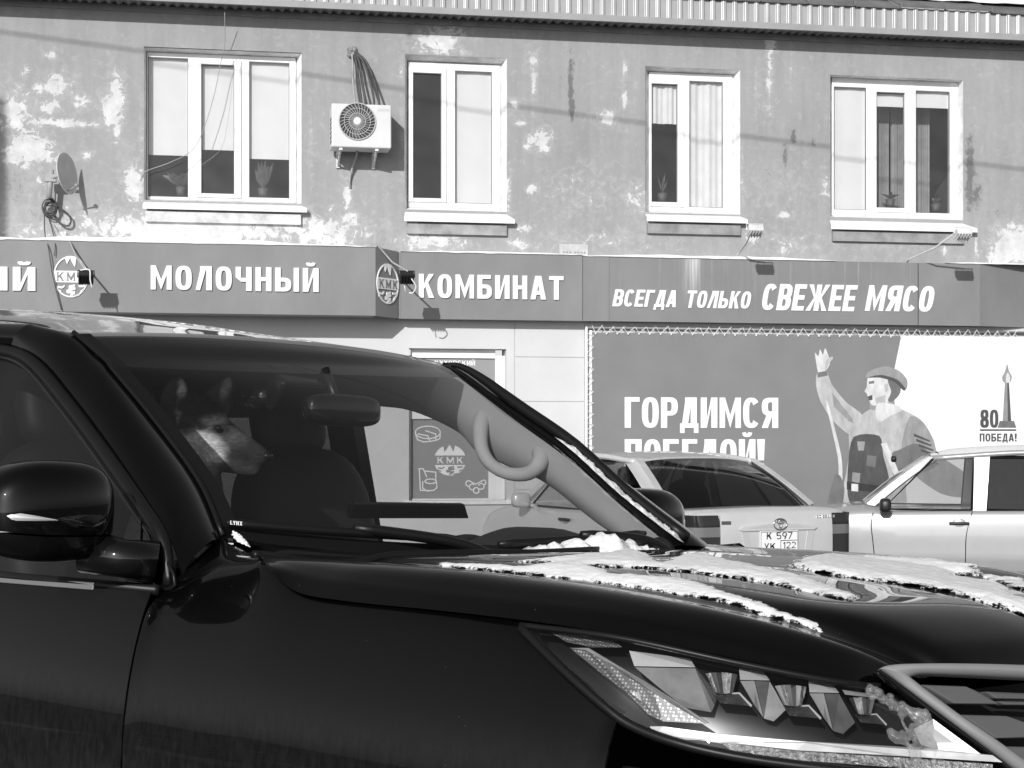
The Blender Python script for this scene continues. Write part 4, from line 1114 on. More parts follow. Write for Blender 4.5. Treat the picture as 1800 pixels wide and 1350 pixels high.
# bonnet: rows across, stations front to back
HROWS = [
    [V(-.36, 0, 1.185), V(-.37, -.22, 1.188), V(-.44, -.43, 1.184), V(-.45, -.52, 1.170), V(-.46, -.62, 1.168), V(-.48, -.79, 1.190), V(-.43, -.855, 1.192), V(-.385, -.89, 1.198)],
    [V(-.16, 0, 1.198), V(-.17, -.22, 1.200), V(-.22, -.43, 1.192), V(-.23, -.52, 1.176), V(-.23, -.62, 1.172), V(-.24, -.79, 1.192), V(-.25, -.87, 1.165), V(-.27, -.90, 1.135)],
    [V(.0, 0, 1.203), V(0, -.22, 1.203), V(-.05, -.44, 1.191), V(-.05, -.53, 1.174), V(-.06, -.62, 1.170), V(-.08, -.80, 1.192), V(-.1, -.875, 1.16), V(-.12, -.905, 1.122)],
    [V(.22, 0, 1.200), V(.21, -.22, 1.199), V(.20, -.45, 1.184), V(.18, -.54, 1.168), V(.17, -.63, 1.165), V(.14, -.80, 1.189), V(.14, -.875, 1.155), V(.14, -.905, 1.120)],
    [V(.44, 0, 1.188), V(.43, -.22, 1.186), V(.42, -.45, 1.172), V(.40, -.54, 1.157), V(.39, -.62, 1.153), V(.36, -.785, 1.178), V(.36, -.865, 1.15), V(.36, -.902, 1.116)],
    [V(.66, 0, 1.166), V(.65, -.22, 1.163), V(.60, -.45, 1.156), V(.58, -.53, 1.139), V(.57, -.60, 1.134), V(.53, -.75, 1.161), V(.54, -.83, 1.137), V(.54, -.874, 1.104)],
    [V(.84, 0, 1.146), V(.83, -.22, 1.144), V(.77, -.44, 1.136), V(.74, -.51, 1.111), V(.73, -.57, 1.105), V(.69, -.69, 1.133), V(.71, -.755, 1.105), V(.72, -.787, 1.073)],
    [V(.97, 0, 1.102), V(.96, -.2, 1.098), V(.90, -.42, 1.094), V(.87, -.48, 1.070), V(.86, -.52, 1.065), V(.83, -.61, 1.091), V(.845, -.655, 1.065), V(.852, -.678, 1.043)],
    [V(1.02, 0, 1.046), V(1.01, -.2, 1.046), V(.955, -.41, 1.052), V(.925, -.46, 1.039), V(.915, -.50, 1.036), V(.895, -.545, 1.046), V(.893, -.565, 1.038), V(.890, -.582, 1.031)],
]
HG = loft(HROWS, 57, 73)
full = [list(reversed([V(p.x, -p.y, p.z) for p in r[1:]])) + r for r in HG]
hood = MB().grid(full)
bvh_hood = BVHTree.FromPolygons([tuple(p) for p in hood.v], hood.f)
hood.build('bonnet', m_paint, suv, True)
def hood_z(x, y):
    h = bvh_hood.ray_cast(V(x, y, 3), V(0, 0, -1)); return h[0].z if h[0] else None

# front wings (right and left), doors and rear quarter: rows at x stations, from the top edge down
def side_rows(tops, zs=(1.05, .98, .9, .8, .66, .5, .36)):
    yz = lambda z: np.interp(z, [.3, .45, .6, .8, .9, .98, 1.05, 1.12], [-.955, -.972, -.984, -.982, -.972, -.956, -.934, -.905])
    rows = []
    for t in tops:
        zt = t.z; r_ = [t]
        if t.y > -.895: r_ = [t, V(t.x, (t.y + yz(min(zt - .05, 1.1))) / 2 - .012, zt - .022)]; zt -= .06
        for k in range(9):
            z = zt - .004 - (zt - .30) * (k / 8.0) ** 1.15 if k else zt - .004
            r_.append(V(t.x, float(yz(z)) + (0.0 if t.x < .4 else (t.x - .4) ** 2 * .55), z))
        rows.append(r_[:10] if len(r_) >= 10 else r_)
    return rows
FT = [V(-.706, -.868, 1.118), V(-.65, -.868, 1.160), V(-.58, -.868, 1.188), V(-.50, -.872, 1.196), V(-.42, -.885, 1.196), V(-.385, -.894, 1.190), V(-.33, -.899, 1.165), V(-.27, -.903, 1.130), V(-.2, -.905, 1.118), V(-.05, -.907, 1.117), V(.14, -.908, 1.115),
      V(.345, -.905, 1.108), V(.40, -.915, 1.078), V(.455, -.922, 1.050), V(.505, -.925, 1.020), V(.55, -.923, .995), V(.585, -.918, .978)]
fr_ = []
for t in FT:
    fr_.append(t)
QX = [-.706, -.65, -.58, -.50, -.42, -.385]
def wing_inner(t):
    if t.x > -.384: return V(t.x + .002, t.y + .012, t.z + .001)
    f = lambda c: float(np.interp(t.x, QX, c))
    return V(f([-.735, -.67, -.60, -.535, -.45, -.388]), f([-.712, -.735, -.760, -.785, -.835, -.884]), f([1.216, 1.208, 1.199, 1.192, 1.189, 1.191]))
def wing_rows(sgn=1):
    yz = lambda z: float(np.interp(z, [.3, .45, .6, .8, .9, .98, 1.05, 1.12, 1.2], [-.955, -.972, -.984, -.982, -.972, -.956, -.936, -.908, -.893]))
    rows = []
    for t in FT:
        r_ = [t]
        zt = t.z
        for k in range(1, 12):
            z = zt - (zt - .30) * (k / 11.0) ** 1.2
            w_ = min(1, (zt - z) / .05)
            y = yz(z) + (0 if t.x < .42 else (t.x - .42) ** 2 * .5)
            r_.append(V(t.x, t.y + (y - t.y) * w_, z))
        q_ = wing_inner(t)
        rows.append([q_, (q_ + t) / 2 + V(0, -.002, .002 * (1 if t.x < -.39 else 0))] + r_)
    return rows
WR = loft(wing_rows(), 52, 110)
_g = np.array([[tuple(p) for p in r] for r in WR])
for _ in range(45):
    _n = (_g[:-2, 1:-1] + _g[2:, 1:-1] + _g[1:-1, :-2] + _g[1:-1, 2:]) / 4
    _g[1:-1, 1:-1] = _n
WR = [[V(*p) for p in r] for r in _g]
for sg_ in (1, -1):
    rws = WR if sg_ == 1 else flip(WR)
    MB().grid(rws).build('front_wing', m_paint, suv, True, solid=.004)
def panel(name, x0, x1, zt0, zt1, m, zb=.42):
    for sg_ in (1, -1):
        rows = []
        for i in range(13):
            x = x0 + (x1 - x0) * i / 12; zt = zt0 + (zt1 - zt0) * i / 12
            r_ = []
            for k in range(12):
                z = zt - (zt - zb) * (k / 11.0) ** 1.1
                y = float(np.interp(z, [.3, .45, .6, .8, .9, .98, 1.05, 1.12], [-.955, -.972, -.984, -.982, -.972, -.956, -.936, -.908]))
                r_.append(V(x, y * (1 if x > -3.6 else 1 - (-3.6 - x) * .10), z))
            rows.append(r_)
        rws = loft(rows, 30, 26)
        o = MB().grid(rws if sg_ == 1 else flip(rws)).build(name, m, suv, True, solid=.004)
        if name == 'front_door':
            hd = MB().tube([(x1 + .08, -.975 * sg_, 1.0), (x1 + .09, -1.01 * sg_, 1.0), (x1 + .24, -1.01 * sg_, 1.0), (x1 + .25, -.975 * sg_, 1.0)], .013, 8)
            hd.build('handle', m_chrome, o, True)
panel('front_door', -.713, -1.86, 1.103, 1.10, m_paint)
panel('rear_door', -1.868, -2.80, 1.10, 1.10, m_paint)
panel('rear_quarter', -2.808, -4.05, 1.10, 1.10, m_paint)
# structure behind the shut lines
ih = MB()
for sg_ in (1, -1):
    ih.box(-4.0, .86 * sg_ - .01, .3, -.3, .86 * sg_ + .01, 1.08)
ih.box(-.30, -.70, .4, .30, .70, 1.03)
ih.build('inner_body', m_void, suv)
MB().box(-4.12, -.90, .35, -4.04, .90, 1.12).build('tailgate', m_paint, suv, bevel=.03)
MB().box(-4.0, -.86, .25, .6, .86, .32).build('underbody', m_void, suv)

# windscreen, pillars, roof
WRt = [UY(130, 588, -.66), V(-1.27, -.655, 1.64), UY(200, 655, -.66), UY(270, 740, -.66), UY(350, 850, -.67), V(-.735, -.70, 1.218)]     # right edge, top to base
WLt = [UY(778, 641, .640), UY(815, 656, .655), UY(900, 720, .66), UY(1000, 790, .665), UY(1100, 880, .675), UY(1200, 958, .69)]
hdr = lambda f: None
A = cr(WRt, 24); Bm = cr(WLt, 24)
def wmid(i, n=24):
    t = i / (n - 1)
    return V(-1.335 + (.02 if t < .1 else 0), 0, 1.742) * (1 - t) + V(-.50, 0, 1.165) * t + V(.0, 0, .055 * math.sin(math.pi * t))
wrows = []
for i in range(24):
    a, b, m_ = A[i], Bm[i], wmid(i)
    c_ = m_ * 2 - (a + b) / 2
    row = []
    for k in range(33):
        t = k / 32
        # flat centre, quicker bend at the sides
        base_ = a * (1 - t) + b * t
        bow = (m_ - (a + b) / 2) * (1 - abs(2 * t - 1) ** 2.4)
        row.append(base_ + bow)
    wrows.append(row)
MB().grid(wrows).build('windscreen', m_wind, suv, True)
# black ceramic edge
def edge_band(rows, name='glass_edge'):
    b = MB()
    b.grid([[p + V(.001, 0, .0018) for p in r] for r in rows]); b.build(name, m_satin, suv, True)
sband = [[p + V(-.006, 0, -.006) for p in r[1:32]] for r in wrows[0:6]]
MB().grid(sband).build('sun_strip', glass('shade band film', .10, .03), suv, True)
nrm_in = .004
edge_band([[r[k] + (r[k + 1] - r[k]) * 0 for r in wrows] for k in (0, 1)])
edge_band([[r[k] for r in wrows] for k in (31, 32)])
edge_band([wrows[22], wrows[23]])
# roof
RT = []
for x, zc, hw, ze in ((-1.345, 1.742, .655, 1.694), (-1.6, 1.786, .665, 1.730), (-2.1, 1.848, .672, 1.775), (-2.8, 1.892, .672, 1.812), (-3.5, 1.885, .66, 1.805), (-3.95, 1.82, .64, 1.76)):
    RT.append([V(x + (.0 if x < -1.4 else -.04 * (abs(q) ** 2)), q * hw, zc - (zc - ze) * abs(q) ** 2.6) for q in (-1, -.8, -.5, -.2, 0, .2, .5, .8, 1)])
RT[0][0] = WRt[0].copy(); RT[0][-1] = WLt[0].copy()
for k in range(1, 8): RT[0][k] = wrows[0][int(round((k / 8) * 32))].copy() if False else RT[0][k]
for k, q in enumerate((-1, -.8, -.5, -.2, 0, .2, .5, .8, 1)):
    RT[0][k] = wrows[0][int(round((q + 1) / 2 * 32))] + V(-.006, 0, .004)
RG = loft(RT, 41, 40)
MB().grid(RG).build('roof', m_paint, suv, True)
MB().grid([[p + V(0, 0, -.035) for p in r] for r in RG[1:]]).build('headlining', m_head, suv, True)
MB().grid([RG[0], [p + V(-.02, 0, -.05) for p in RG[0]], [p + V(-.10, 0, -.055) for p in RG[0]]]).build('header_trim', m_head, suv, True)
# A pillars (outer skin) between glass edge and door frame
PR_ = [V(-1.587, -.725, 1.690), UY(60, 640, -.742), UY(120, 710, -.77), UY(180, 790, -.80), UY(250, 890, -.84), UY(300, 950, -.86), V(-.665, -.868, 1.14)]
GR = [V(-1.55, -.672, 1.742)] + [A[i] for i in (0, 3, 8, 13, 18, 23)]
PO = cr(PR_, 30); GO = cr(GR, 30)
prow = [[g_ , g_ * .72 + p_ * .28 + V(.012, -.014, .016), g_ * .35 + p_ * .65 + V(.012, -.022, .010), p_] for g_, p_ in zip(GO, PO)]
PG = [cr(r, 12) for r in prow]
for sg_ in (1, -1):
    if sg_ == 1: rws = PG
    else:
        GF = cr([V(-1.55, .672, 1.742)] + [Bm[i] for i in (0, 3, 8, 13, 18, 23)], 30)
        rws = [[V(p.x - g_.x, -(p.y - g_.y), p.z - g_.z) + gf for p in r] for r, g_, gf in zip(PG, GO, GF)]
    MB().grid(rws).build('windscreen_pillar', m_paint, suv, True, solid=.003)
# roof side rail over the doors
rail = []
for x, y0, z0_, y1, z1_ in ((-1.55, -.672, 1.742, -.725, 1.690), (-2.1, -.675, 1.775, -.745, 1.715), (-2.8, -.675, 1.812, -.745, 1.735), (-3.5, -.662, 1.805, -.735, 1.73), (-3.95, -.64, 1.76, -.72, 1.69)):
    g_, p_ = V(x, y0, z0_), V(x - (.037 if x == -1.55 else 0), y1, z1_)
    rail.append(cr([g_, g_ * .72 + p_ * .28 + V(.012 if x == -1.55 else 0, -.014, .016), g_ * .35 + p_ * .65 + V(.012 if x == -1.55 else 0, -.022, .010), p_], 12))
RL = loft(rail, 12, 30)
for sg_ in (1, -1):
    MB().grid(RL if sg_ == 1 else flip(RL)).build('roof_side', m_paint, suv, True, solid=.003)
    rr = MB().tube(cr([V(-1.75, -.60 * sg_, 1.775), V(-1.85, -.60 * sg_, 1.835), V(-2.6, -.60 * sg_, 1.86), V(-3.5, -.59 * sg_, 1.845), V(-3.65, -.59 * sg_, 1.80)], 24), .014, 8)
# roof drip moulding along the near and far glass edges
for sg_ in (1, -1):
    src = A if sg_ == 1 else Bm
    MB().tube([p + (V(.004, -.004, .006) if sg_ == 1 else V(-.004, .020, .020) * min(1, .15 + k / 8)) for k, p in enumerate(src)], .006 if sg_ == 1 else [.004 + .014 * min(1, k / 9) for k in range(24)], 10).build('glass_moulding', m_satin, suv, True)

# door window frames, belt trim, glass
FRM = [V(-.70, -.872, 1.118), UY(300, 950, -.868) + V(-.03, 0, 0), UY(250, 890, -.848), UY(180, 790, -.808), UY(120, 710, -.778), UY(60, 640, -.752), V(-1.60, -.735, 1.672), V(-1.85, -.74, 1.692)]
FO = cr(FRM, 40)
for sg_ in (1, -1):
    fl = (lambda P: P) if sg_ == 1 else (lambda P: [V(p.x, -p.y, p.z) for p in P])
    MB().tube(fl(FO), .017, 8).build('door_frame', m_satin, suv, True)
    MB().tube(fl([p + V(-.028, .004, -.012) for p in FO[4:]]), .012, 8).build('window_seal', m_gloss, suv, True)
    # fixed quarter light in front of the mirror
    ql = [V(-.715, -.882, 1.120), V(-.625, -.882, 1.105), V(-.618, -.880, 1.118), V(-.715, -.868, 1.222)]
    qx_ = [UY(245, 1035, -.885), UY(300, 1035, -.885), UY(308, 1028, -.885), UY(305, 1010, -.882), UY(275, 948, -.872), UY(250, 915, -.862)]
    MB().prism(fl(qx_), (0, .006 * sg_, 0)).build('quarter_light', m_gloss, suv)
    MB().tube(fl(qx_ + qx_[:1]), .004, 6).build('quarter_light_seal', m_satin, suv, True)
    belt = [V(-.70, -.905, 1.108), V(-1.2, -.91, 1.106), V(-1.85, -.912, 1.106)]
    MB().tube(fl(belt), .012, 8).build('belt_moulding', m_satin, suv, True)
    cs = MB()
    c0, c1 = UY(165, 1030, -.918), UY(0, 1022, -.92)
    cs.prism(fl([V(c0.x, -.918, c0.z + .008), V(-1.84, -.922, c1.z + .010), V(-1.84, -.926, c1.z - .009), V(c0.x, -.922, c0.z - .010)]), (0, .02 * sg_, 0))
    cs.build('belt_brightwork', m_satinchrome, suv, bevel=.002)
    gl_ = MB()
    top = FO[6:]; n = len(top)
    gl_.grid(loft([fl([p + V(0, .006, 0) for p in cr(top, 24)]), fl([V(x, -.898, 1.106) for x in np.linspace(top[0].x - .02, -1.85, 24)])], 24, 6))
    gl_.build('front_window', m_side, suv, True)
    MB().grid(loft([fl([V(x, -.742, 1.70) for x in np.linspace(-1.95, -2.75, 8)]), fl([V(x, -.898, 1.106) for x in np.linspace(-1.95, -2.75, 8)])], 8, 6)).build('rear_window', m_tint, suv, True)
    MB().grid(loft([fl([V(x, -.740, 1.70) for x in np.linspace(-2.87, -3.7, 8)]), fl([V(x, -.885, 1.106) for x in np.linspace(-2.87, -3.95, 8)])], 8, 6)).build('quarter_window', m_tint, suv, True)
    for xa, xb in ((-1.83, -1.96), (-2.74, -2.88), (-3.7, -4.06)):
        MB().prism(fl([V(xa, -.900, 1.10), V(xb, -.900, 1.10), V(xb, -.742, 1.70), V(xa, -.742, 1.70)]), (0, .05 * sg_, 0)).build('door_pillar', m_gloss, suv)
MB().prism([V(-4.08, -.86, 1.1), V(-4.08, .86, 1.1), V(-3.93, .64, 1.74), V(-3.93, -.64, 1.74)], (.006, 0, 0)).build('rear_screen', m_tint, suv)

# cowl, wipers
cb = [wrows[23][k] for k in range(0, 33, 2)]
hb = [full[0][int(round(k / (len(cb) - 1) * (len(full[0]) - 1 - 12) + 6))] for k in range(len(cb))]
MB().grid([[p + V(-.03, 0, -.006) for p in cb], [p * .5 + q * .5 + V(0, 0, -.035) for p, q in zip(cb, hb)], [q + V(.01, 0, -.03) for q in hb]]).build('cowl', m_satin, suv, True)
MB().tube([full[0][k] + V(-.012, 0, .002) for k in range(12, len(full[0]) - 12, 3)], .010, 6).build('bonnet_seal', m_satin, suv, True)
def wscr(t, s, lift=.012):
    """point on the windscreen: t across from the right, s from the base up (0..1)"""
    i = (1 - s) * 23; k = t * 32; i0 = min(int(i), 22); k0 = min(int(k), 31); a, b = i - i0, k - k0
    p = (wrows[i0][k0] * (1 - b) + wrows[i0][k0 + 1] * b) * (1 - a) + (wrows[i0 + 1][k0] * (1 - b) + wrows[i0 + 1][k0 + 1] * b) * a
    return p + V(.65, 0, .75) * lift
def wiper(t0, t1, s0, s1, ta):
    blade = [wscr(t0 + (t1 - t0) * k / 14, s0 + (s1 - s0) * k / 14, .020 + .006 * math.sin(k / 14 * 3.14)) for k in range(15)]
    w_ = MB()
    for k in range(14):
        pass
    w_.tube(blade, [.007] + [.0125] * 13 + [.007], 6)
    o = w_.build('wiper', m_satin, suv, True)
    mid = blade[7]
    pv = wscr(ta, -.0, .0) + V(.05, 0, -.02)
    MB().tube(cr([pv, pv * .6 + mid * .4 + V(.01, 0, .028), mid + V(0, 0, .012)], 12), [.018] + [.014] * 10 + [.01], 8).build('wiper_arm', m_satin, o, True)
    return o, blade
o, bl_ = wiper(.005, .42, .035, .045, .50)
e0, e1 = bl_[0], bl_[1]
tx = MB(); ux_ = (e1 - e0).normalized(); upv = V(-.6, 0, .8)
tp = lambda x, z: bl_[0] + ux_ * x + V(.009, -.010, .001) + V(0, 0, 1) * z
lettering(tx, 'LYNX', tp, .012, -.004, .040, .005, .2, .18, depth=.001, dirv=(.5, -.85, 0))
tx.build('lettering', m_letter, o)
wiper(.50, .90, .030, .050, .93)

# ---- mirrors
for sg_ in (1, -1):
    fy = lambda p: V(p.x, p.y * sg_, p.z)
    mo = V(-.055, 0, 0) if sg_ == 1 else V(-.075, 0, -.04)
    c_ = V(-.80, -1.095, 1.275) + mo
    def sup(nu=36, nv=22):
        rows = []
        for i in range(nv + 1):
            t = math.pi * i / nv - math.pi / 2
            row = []
            for k in range(nu):
                a = 2 * math.pi * k / nu
                e = .62; sgn = lambda q: math.copysign(abs(q) ** e, q)
                x = sgn(math.cos(t)) * sgn(math.cos(a)); y = sgn(math.cos(t)) * sgn(math.sin(a)); z = sgn(math.sin(t))
                X = x * (.095 if x > 0 else .05) * (1 - .12 * y); 
                zz = z * (.112 if z > 0 else .105)
                yy = y * .155 + .0
                if y < 0: zz *= 1 - .22 * y * y
                X += -.10 * (-y) * .25 if y < 0 else 0
                row.append(fy(c_ + V(X, yy, zz)))
            rows.append(row)
        return rows
    sp = sup()
    cut = 9
    capm = MB().grid(sp[cut:], True).build('mirror_cap', m_paint, suv, True)
    MB().grid([[p + V(0, 0, -.004) for p in r] for r in sp[:cut + 1]], True).build('mirror_housing', m_gloss, suv, True)
    MB().tube([fy(V(-.84, -1.0, 1.19)), fy(V(-.77, -.95, 1.175)), fy(V(-.73, -.89, 1.165))], [.05, .042, .05], 12).build('mirror_arm', m_gloss, suv, True)
    # turn signal strip
    ts = MB()
    rows = []
    for k in range(9):
        t = k / 8
        y = -1.13 - .115 * t
        x = -.80 + .097 * (1 - (max(0, (-1.095 - y)) / .155) ** 2.6) ** (1 / 2.6) if t < .98 else -.77
        hgt = .020 * t + .003
        rows.append([fy(mo + V(x + .0035 - .02 * t * t, y, 1.262 - .004)), fy(mo + V(x + .0075 - .02 * t * t, y, 1.262 - .004 + hgt * .5)), fy(mo + V(x + .0015 - .02 * t * t, y, 1.262 - .004 + hgt))])
    MB().grid(rows).build('turn_signal', mat('clear signal lens', .75, .08, metal=.6), capm, True)
    MB().prism([fy(mo + V(-.852, -1.22, 1.2)), fy(mo + V(-.852, -.97, 1.2)), fy(mo + V(-.852, -.97, 1.36)), fy(mo + V(-.852, -1.22, 1.35))], (.002, 0, 0)).build('mirror_glass', m_mirrorg, suv)

# ---- grille and bumper on the nose surface
PLAN = [(.585, -.915), (.68, -.892), (.76, -.845), (.84, -.775), (.92, -.68), (.98, -.58), (1.03, -.45), (1.065, -.25), (1.075, 0)]
def plan_off(z):            # the nose leans forward below the bonnet edge
    return float(np.interp(z, [.3, .6, .8, .95, 1.03], [.06, .085, .06, .0, -.05]))
zl = [1.085, 1.035, .99, .95, .9, .84, .76, .66, .55, .42, .30]
nose = [[V(x + plan_off(z) * (0.15 if x < .6 else min(1, (x - .55) / .3)), y, z) for (x, y) in PLAN] for z in zl]
NG = loft(nose, 50, 44)
NGf = [r + list(reversed([V(p.x, -p.y, p.z) for p in r[:-1]])) for r in NG]
nmb = MB().grid([[p + V(-.075, 0, -.01) for p in r if abs(p.y) < .60] for r in NGf[6:]] if len({sum(1 for p in r if abs(p.y) < .60) for r in NGf}) == 1 else [[p + V(-.075, 0, -.01) for p in r[22:-22]] for r in NGf])
nmb.build('grille_recess', m_void, suv, True)
front = MB().grid(NGf)
bvh_front = BVHTree.FromPolygons([tuple(p) for p in front.v], front.f)
def on_front(u, v, inset=0.0):
    o_, d_ = ray(u, v); dn = d_.normalized()
    h_ = bvh_front.ray_cast(o_, dn)
    if h_[0] is None: return None
    return h_[0] + dn * inset
MB().grid([[p for p in r] for r in NGf[18:]]).build('bumper', m_paint, suv, True)

# ---- headlamps
LT = cr([V(.348, -.906, 1.107), V(.54, -.878, 1.099), V(.72, -.792, 1.067), V(.852, -.682, 1.038), V(.886, -.588, 1.026)], 40)
LB = cr([V(.352, -.908, 1.103), V(.455, -.926, 1.046), V(.55, -.927, .990), V(.61, -.915, .957), V(.70, -.890, .934), V(.80, -.835, .917), V(.92, -.748, .904), V(1.0, -.645, .892), V(1.03, -.570, .885)], 40)
lens = []
for j in range(9):
    t = j / 8
    row = []
    for i in range(40):
        p = LT[i] * (1 - t) + LB[i] * t
        n_ = V(.35 + .5 * i / 40, -.9 + .4 * i / 40, .15)
        row.append(p + n_ * .016 * math.sin(math.pi * t) * min(1, i / 8))
    lens.append(row)
lmb = MB().grid(lens)
bvh_lens = BVHTree.FromPolygons([tuple(p) for p in lmb.v], lmb.f)
def HLp(u, v, inset=0.0):
    o_, d_ = ray(u, v); dn = d_.normalized()
    h_ = bvh_lens.ray_cast(o_, dn)
    if h_[0] is None:
        h_ = bvh_lens.find_nearest(o_ + dn * 3.05)
        t_ = (h_[0] - o_).dot(dn); return o_ + dn * (t_ + inset)
    return h_[0] + dn * inset
m_lens = glass('headlamp lens', .94, .045)
m_refl = mat('lamp reflector', .55, .22, metal=.25, var=.12, vscale=18)
m_refl2 = mat('lamp reflector dull', .24, .3, metal=.25, var=.3, vscale=14)
m_cryst = mat('projector glass', .5, .08, metal=.35, var=.7, vscale=50, bump=.8, bscale=70)
m_tray = mat('lamp tray', .10, .22, metal=.5, var=.3, vscale=30)
m_house = mat('lamp housing', .008, .3, spec=.4)
m_drl = mat('light guide', .45, .15, metal=.3, var=.7, vscale=120, bump=.9, bscale=160)
m_frame0 = mat('silver end plate', .42, .3, metal=.2, var=.05)
m_stip = bpy.data.materials.new('stippled reflector'); m_stip.use_nodes = True
nt = m_stip.node_tree; B = nt.nodes['Principled BSDF']; N, L = nt.nodes.new, nt.links.new
tc = N('ShaderNodeTexCoord'); vo = N('ShaderNodeTexVoronoi'); vo.inputs['Scale'].default_value = 170; vo.inputs['Randomness'].default_value = .15; L(tc.outputs['Object'], vo.inputs['Vector'])
mr = N('ShaderNodeMapRange'); mr.inputs[1].default_value, mr.inputs[2].default_value, mr.inputs[3].default_value, mr.inputs[4].default_value = .15, .45, .55, .12
L(vo.outputs['Distance'], mr.inputs[0]); cc = N('ShaderNodeCombineColor'); [L(mr.outputs[0], cc.inputs[k]) for k in range(3)]; L(cc.outputs[0], B.inputs['Base Color'])
B.inputs['Roughness'].default_value = .3; B.inputs['Metallic'].default_value = .4
def lamp_part(parent, name, px, inset, m, thick=.004):
    """px: outline in the photo laid at a depth behind the lens; inset may be one number or one per corner"""
    ins = inset if isinstance(inset, (list, tuple)) else [inset] * len(px)
    P = [HLp(u, v, i) for (u, v), i in zip(px, ins)]
    out = []
    for sg_ in (1,):
        out.append(P)
    return MB().prism(P, (-thick * .5, thick, 0)).build(name, m, parent)
def mirror_copy(o, parent):
    me = o.data.copy(); me.transform(Matrix.Scale(-1, 4, (0, 1, 0))); me.flip_normals()
    c = bpy.data.objects.new(o.name.split('.')[0], me); COL.objects.link(c); c.parent = parent
    return c
hl = MB().grid([[p + V(-.055, .075, -.004) for p in r] for r in lens]).build('headlamp', m_house, suv, True)
lp = []
lp.append(MB().grid(lens).build('lens', m_lens, hl, True))
rim = MB().tube(LT, .006, 6).tube(LB, .008, 6)
lp.append(MB().tube(LT, .006, 6).build('upper_seal', m_satin, hl, True)); lp.append(MB().tube(LB, .009, 6).build('lower_seal', m_satin, hl, True))
A_ = lambda *a: lp.append(lamp_part(hl, *a))
A_('reflector', [(1106, 1144), (1213, 1158), (1222, 1173), (1115, 1171)], [.02, .045, .03, .015], m_refl)
A_('reflector', [(1116, 1173), (1222, 1175), (1256, 1240), (1250, 1252), (1205, 1244), (1170, 1218)], [.016, .03, .06, .05, .03, .02], m_refl2)
A_('reflector', [(1222, 1173), (1240, 1182), (1262, 1222), (1256, 1240)], [.03, .07, .06, .06], m_tray)
for k, dx_, dy_, sc_ in ((0, 0, 0, 1), (1, 122, 22, 1), (2, 252, 44, .82)):
    T = lambda pts: [(1240 + dx_ + (u - 1240) * sc_, 1180 + dy_ + (v - 1180) * sc_) for u, v in pts]
    top_ = [(1240 + 56 * q / 6, 1184 - 3 * math.sin(q / 6 * 3.14) + 2 * q / 6) for q in range(7)]
    bot_ = [(1256 + 32 * q / 6, 1217 + 2 * math.sin(q / 6 * 3.14)) for q in range(7)]
    for q in range(6):
        A_('projector', T([top_[q], top_[q + 1], bot_[q + 1], bot_[q]]), [.045 - .018 * (q % 2), .045 - .018 * ((q + 1) % 2), .045 - .014 * ((q + 1) % 2), .045 - .014 * (q % 2)], (m_cryst, m_refl, m_tray, m_refl2)[(q * 3 + k) % 4])
    A_('projector_tray', T([(1254, 1221), (1300, 1219), (1320, 1241), (1266, 1236)]), [.055, .045, .018, .02], m_tray)
    A_('tray_edge', T([(1254, 1220), (1300, 1217), (1322, 1240), (1320, 1243), (1299, 1220)]), [.054, .044, .016, .016, .043], m_refl)
    if k < 2:
        A_('shroud', T([(1299, 1174), (1341, 1181), (1353, 1196), (1301, 1195)]), [.03, .04, .02, .012], m_refl)
        A_('shroud', T([(1301, 1197), (1326, 1197), (1342, 1262), (1326, 1240)]), [.014, .016, .05, .03], m_refl2)
        A_('shroud', T([(1327, 1197), (1353, 1198), (1381, 1248), (1360, 1268), (1343, 1263)]), [.016, .018, .04, .05, .05], m_tray)
    else:
        A_('shroud', T([(1226, 1166), (1306, 1178), (1300, 1184), (1232, 1176)]), [.03, .04, .03, .02], m_refl)
A_('corner_reflector', [(955, 1104), (1010, 1107), (1062, 1116), (1094, 1138), (1040, 1138), (995, 1128)], .022, m_stip)
A_('corner_reflector', [(1004, 1141), (1032, 1142), (1075, 1168), (1150, 1218), (1242, 1272), (1165, 1268), (1140, 1256), (1100, 1216), (1060, 1186)], .020, m_stip)
A_('corner_divider', [(1000, 1139), (1034, 1139), (1150, 1208), (1246, 1271), (1240, 1272), (1146, 1216), (1030, 1143)], .016, m_refl2)
A_('bright_blade', [(1142, 1277), (1165, 1277), (1262, 1290), (1262, 1302), (1200, 1300), (1152, 1291)], .012, m_refl)
A_('bright_blade', [(1262, 1290), (1420, 1304), (1620, 1315), (1745, 1328), (1762, 1340), (1600, 1330), (1400, 1319), (1262, 1303)], .012, mat('bright blade', .60, .25, metal=.2, var=.15, vscale=20))
A_('light_guide', [(1268, 1306), (1400, 1321), (1600, 1333), (1745, 1344), (1745, 1358), (1600, 1351), (1400, 1336), (1285, 1319)], .006, m_drl)
A_('end_plate', [(1606, 1282), (1640, 1264), (1716, 1320), (1742, 1338), (1650, 1320), (1618, 1308)], .014, m_frame0)
hl2 = mirror_copy(hl, suv)
for o in lp: mirror_copy(o, hl2)

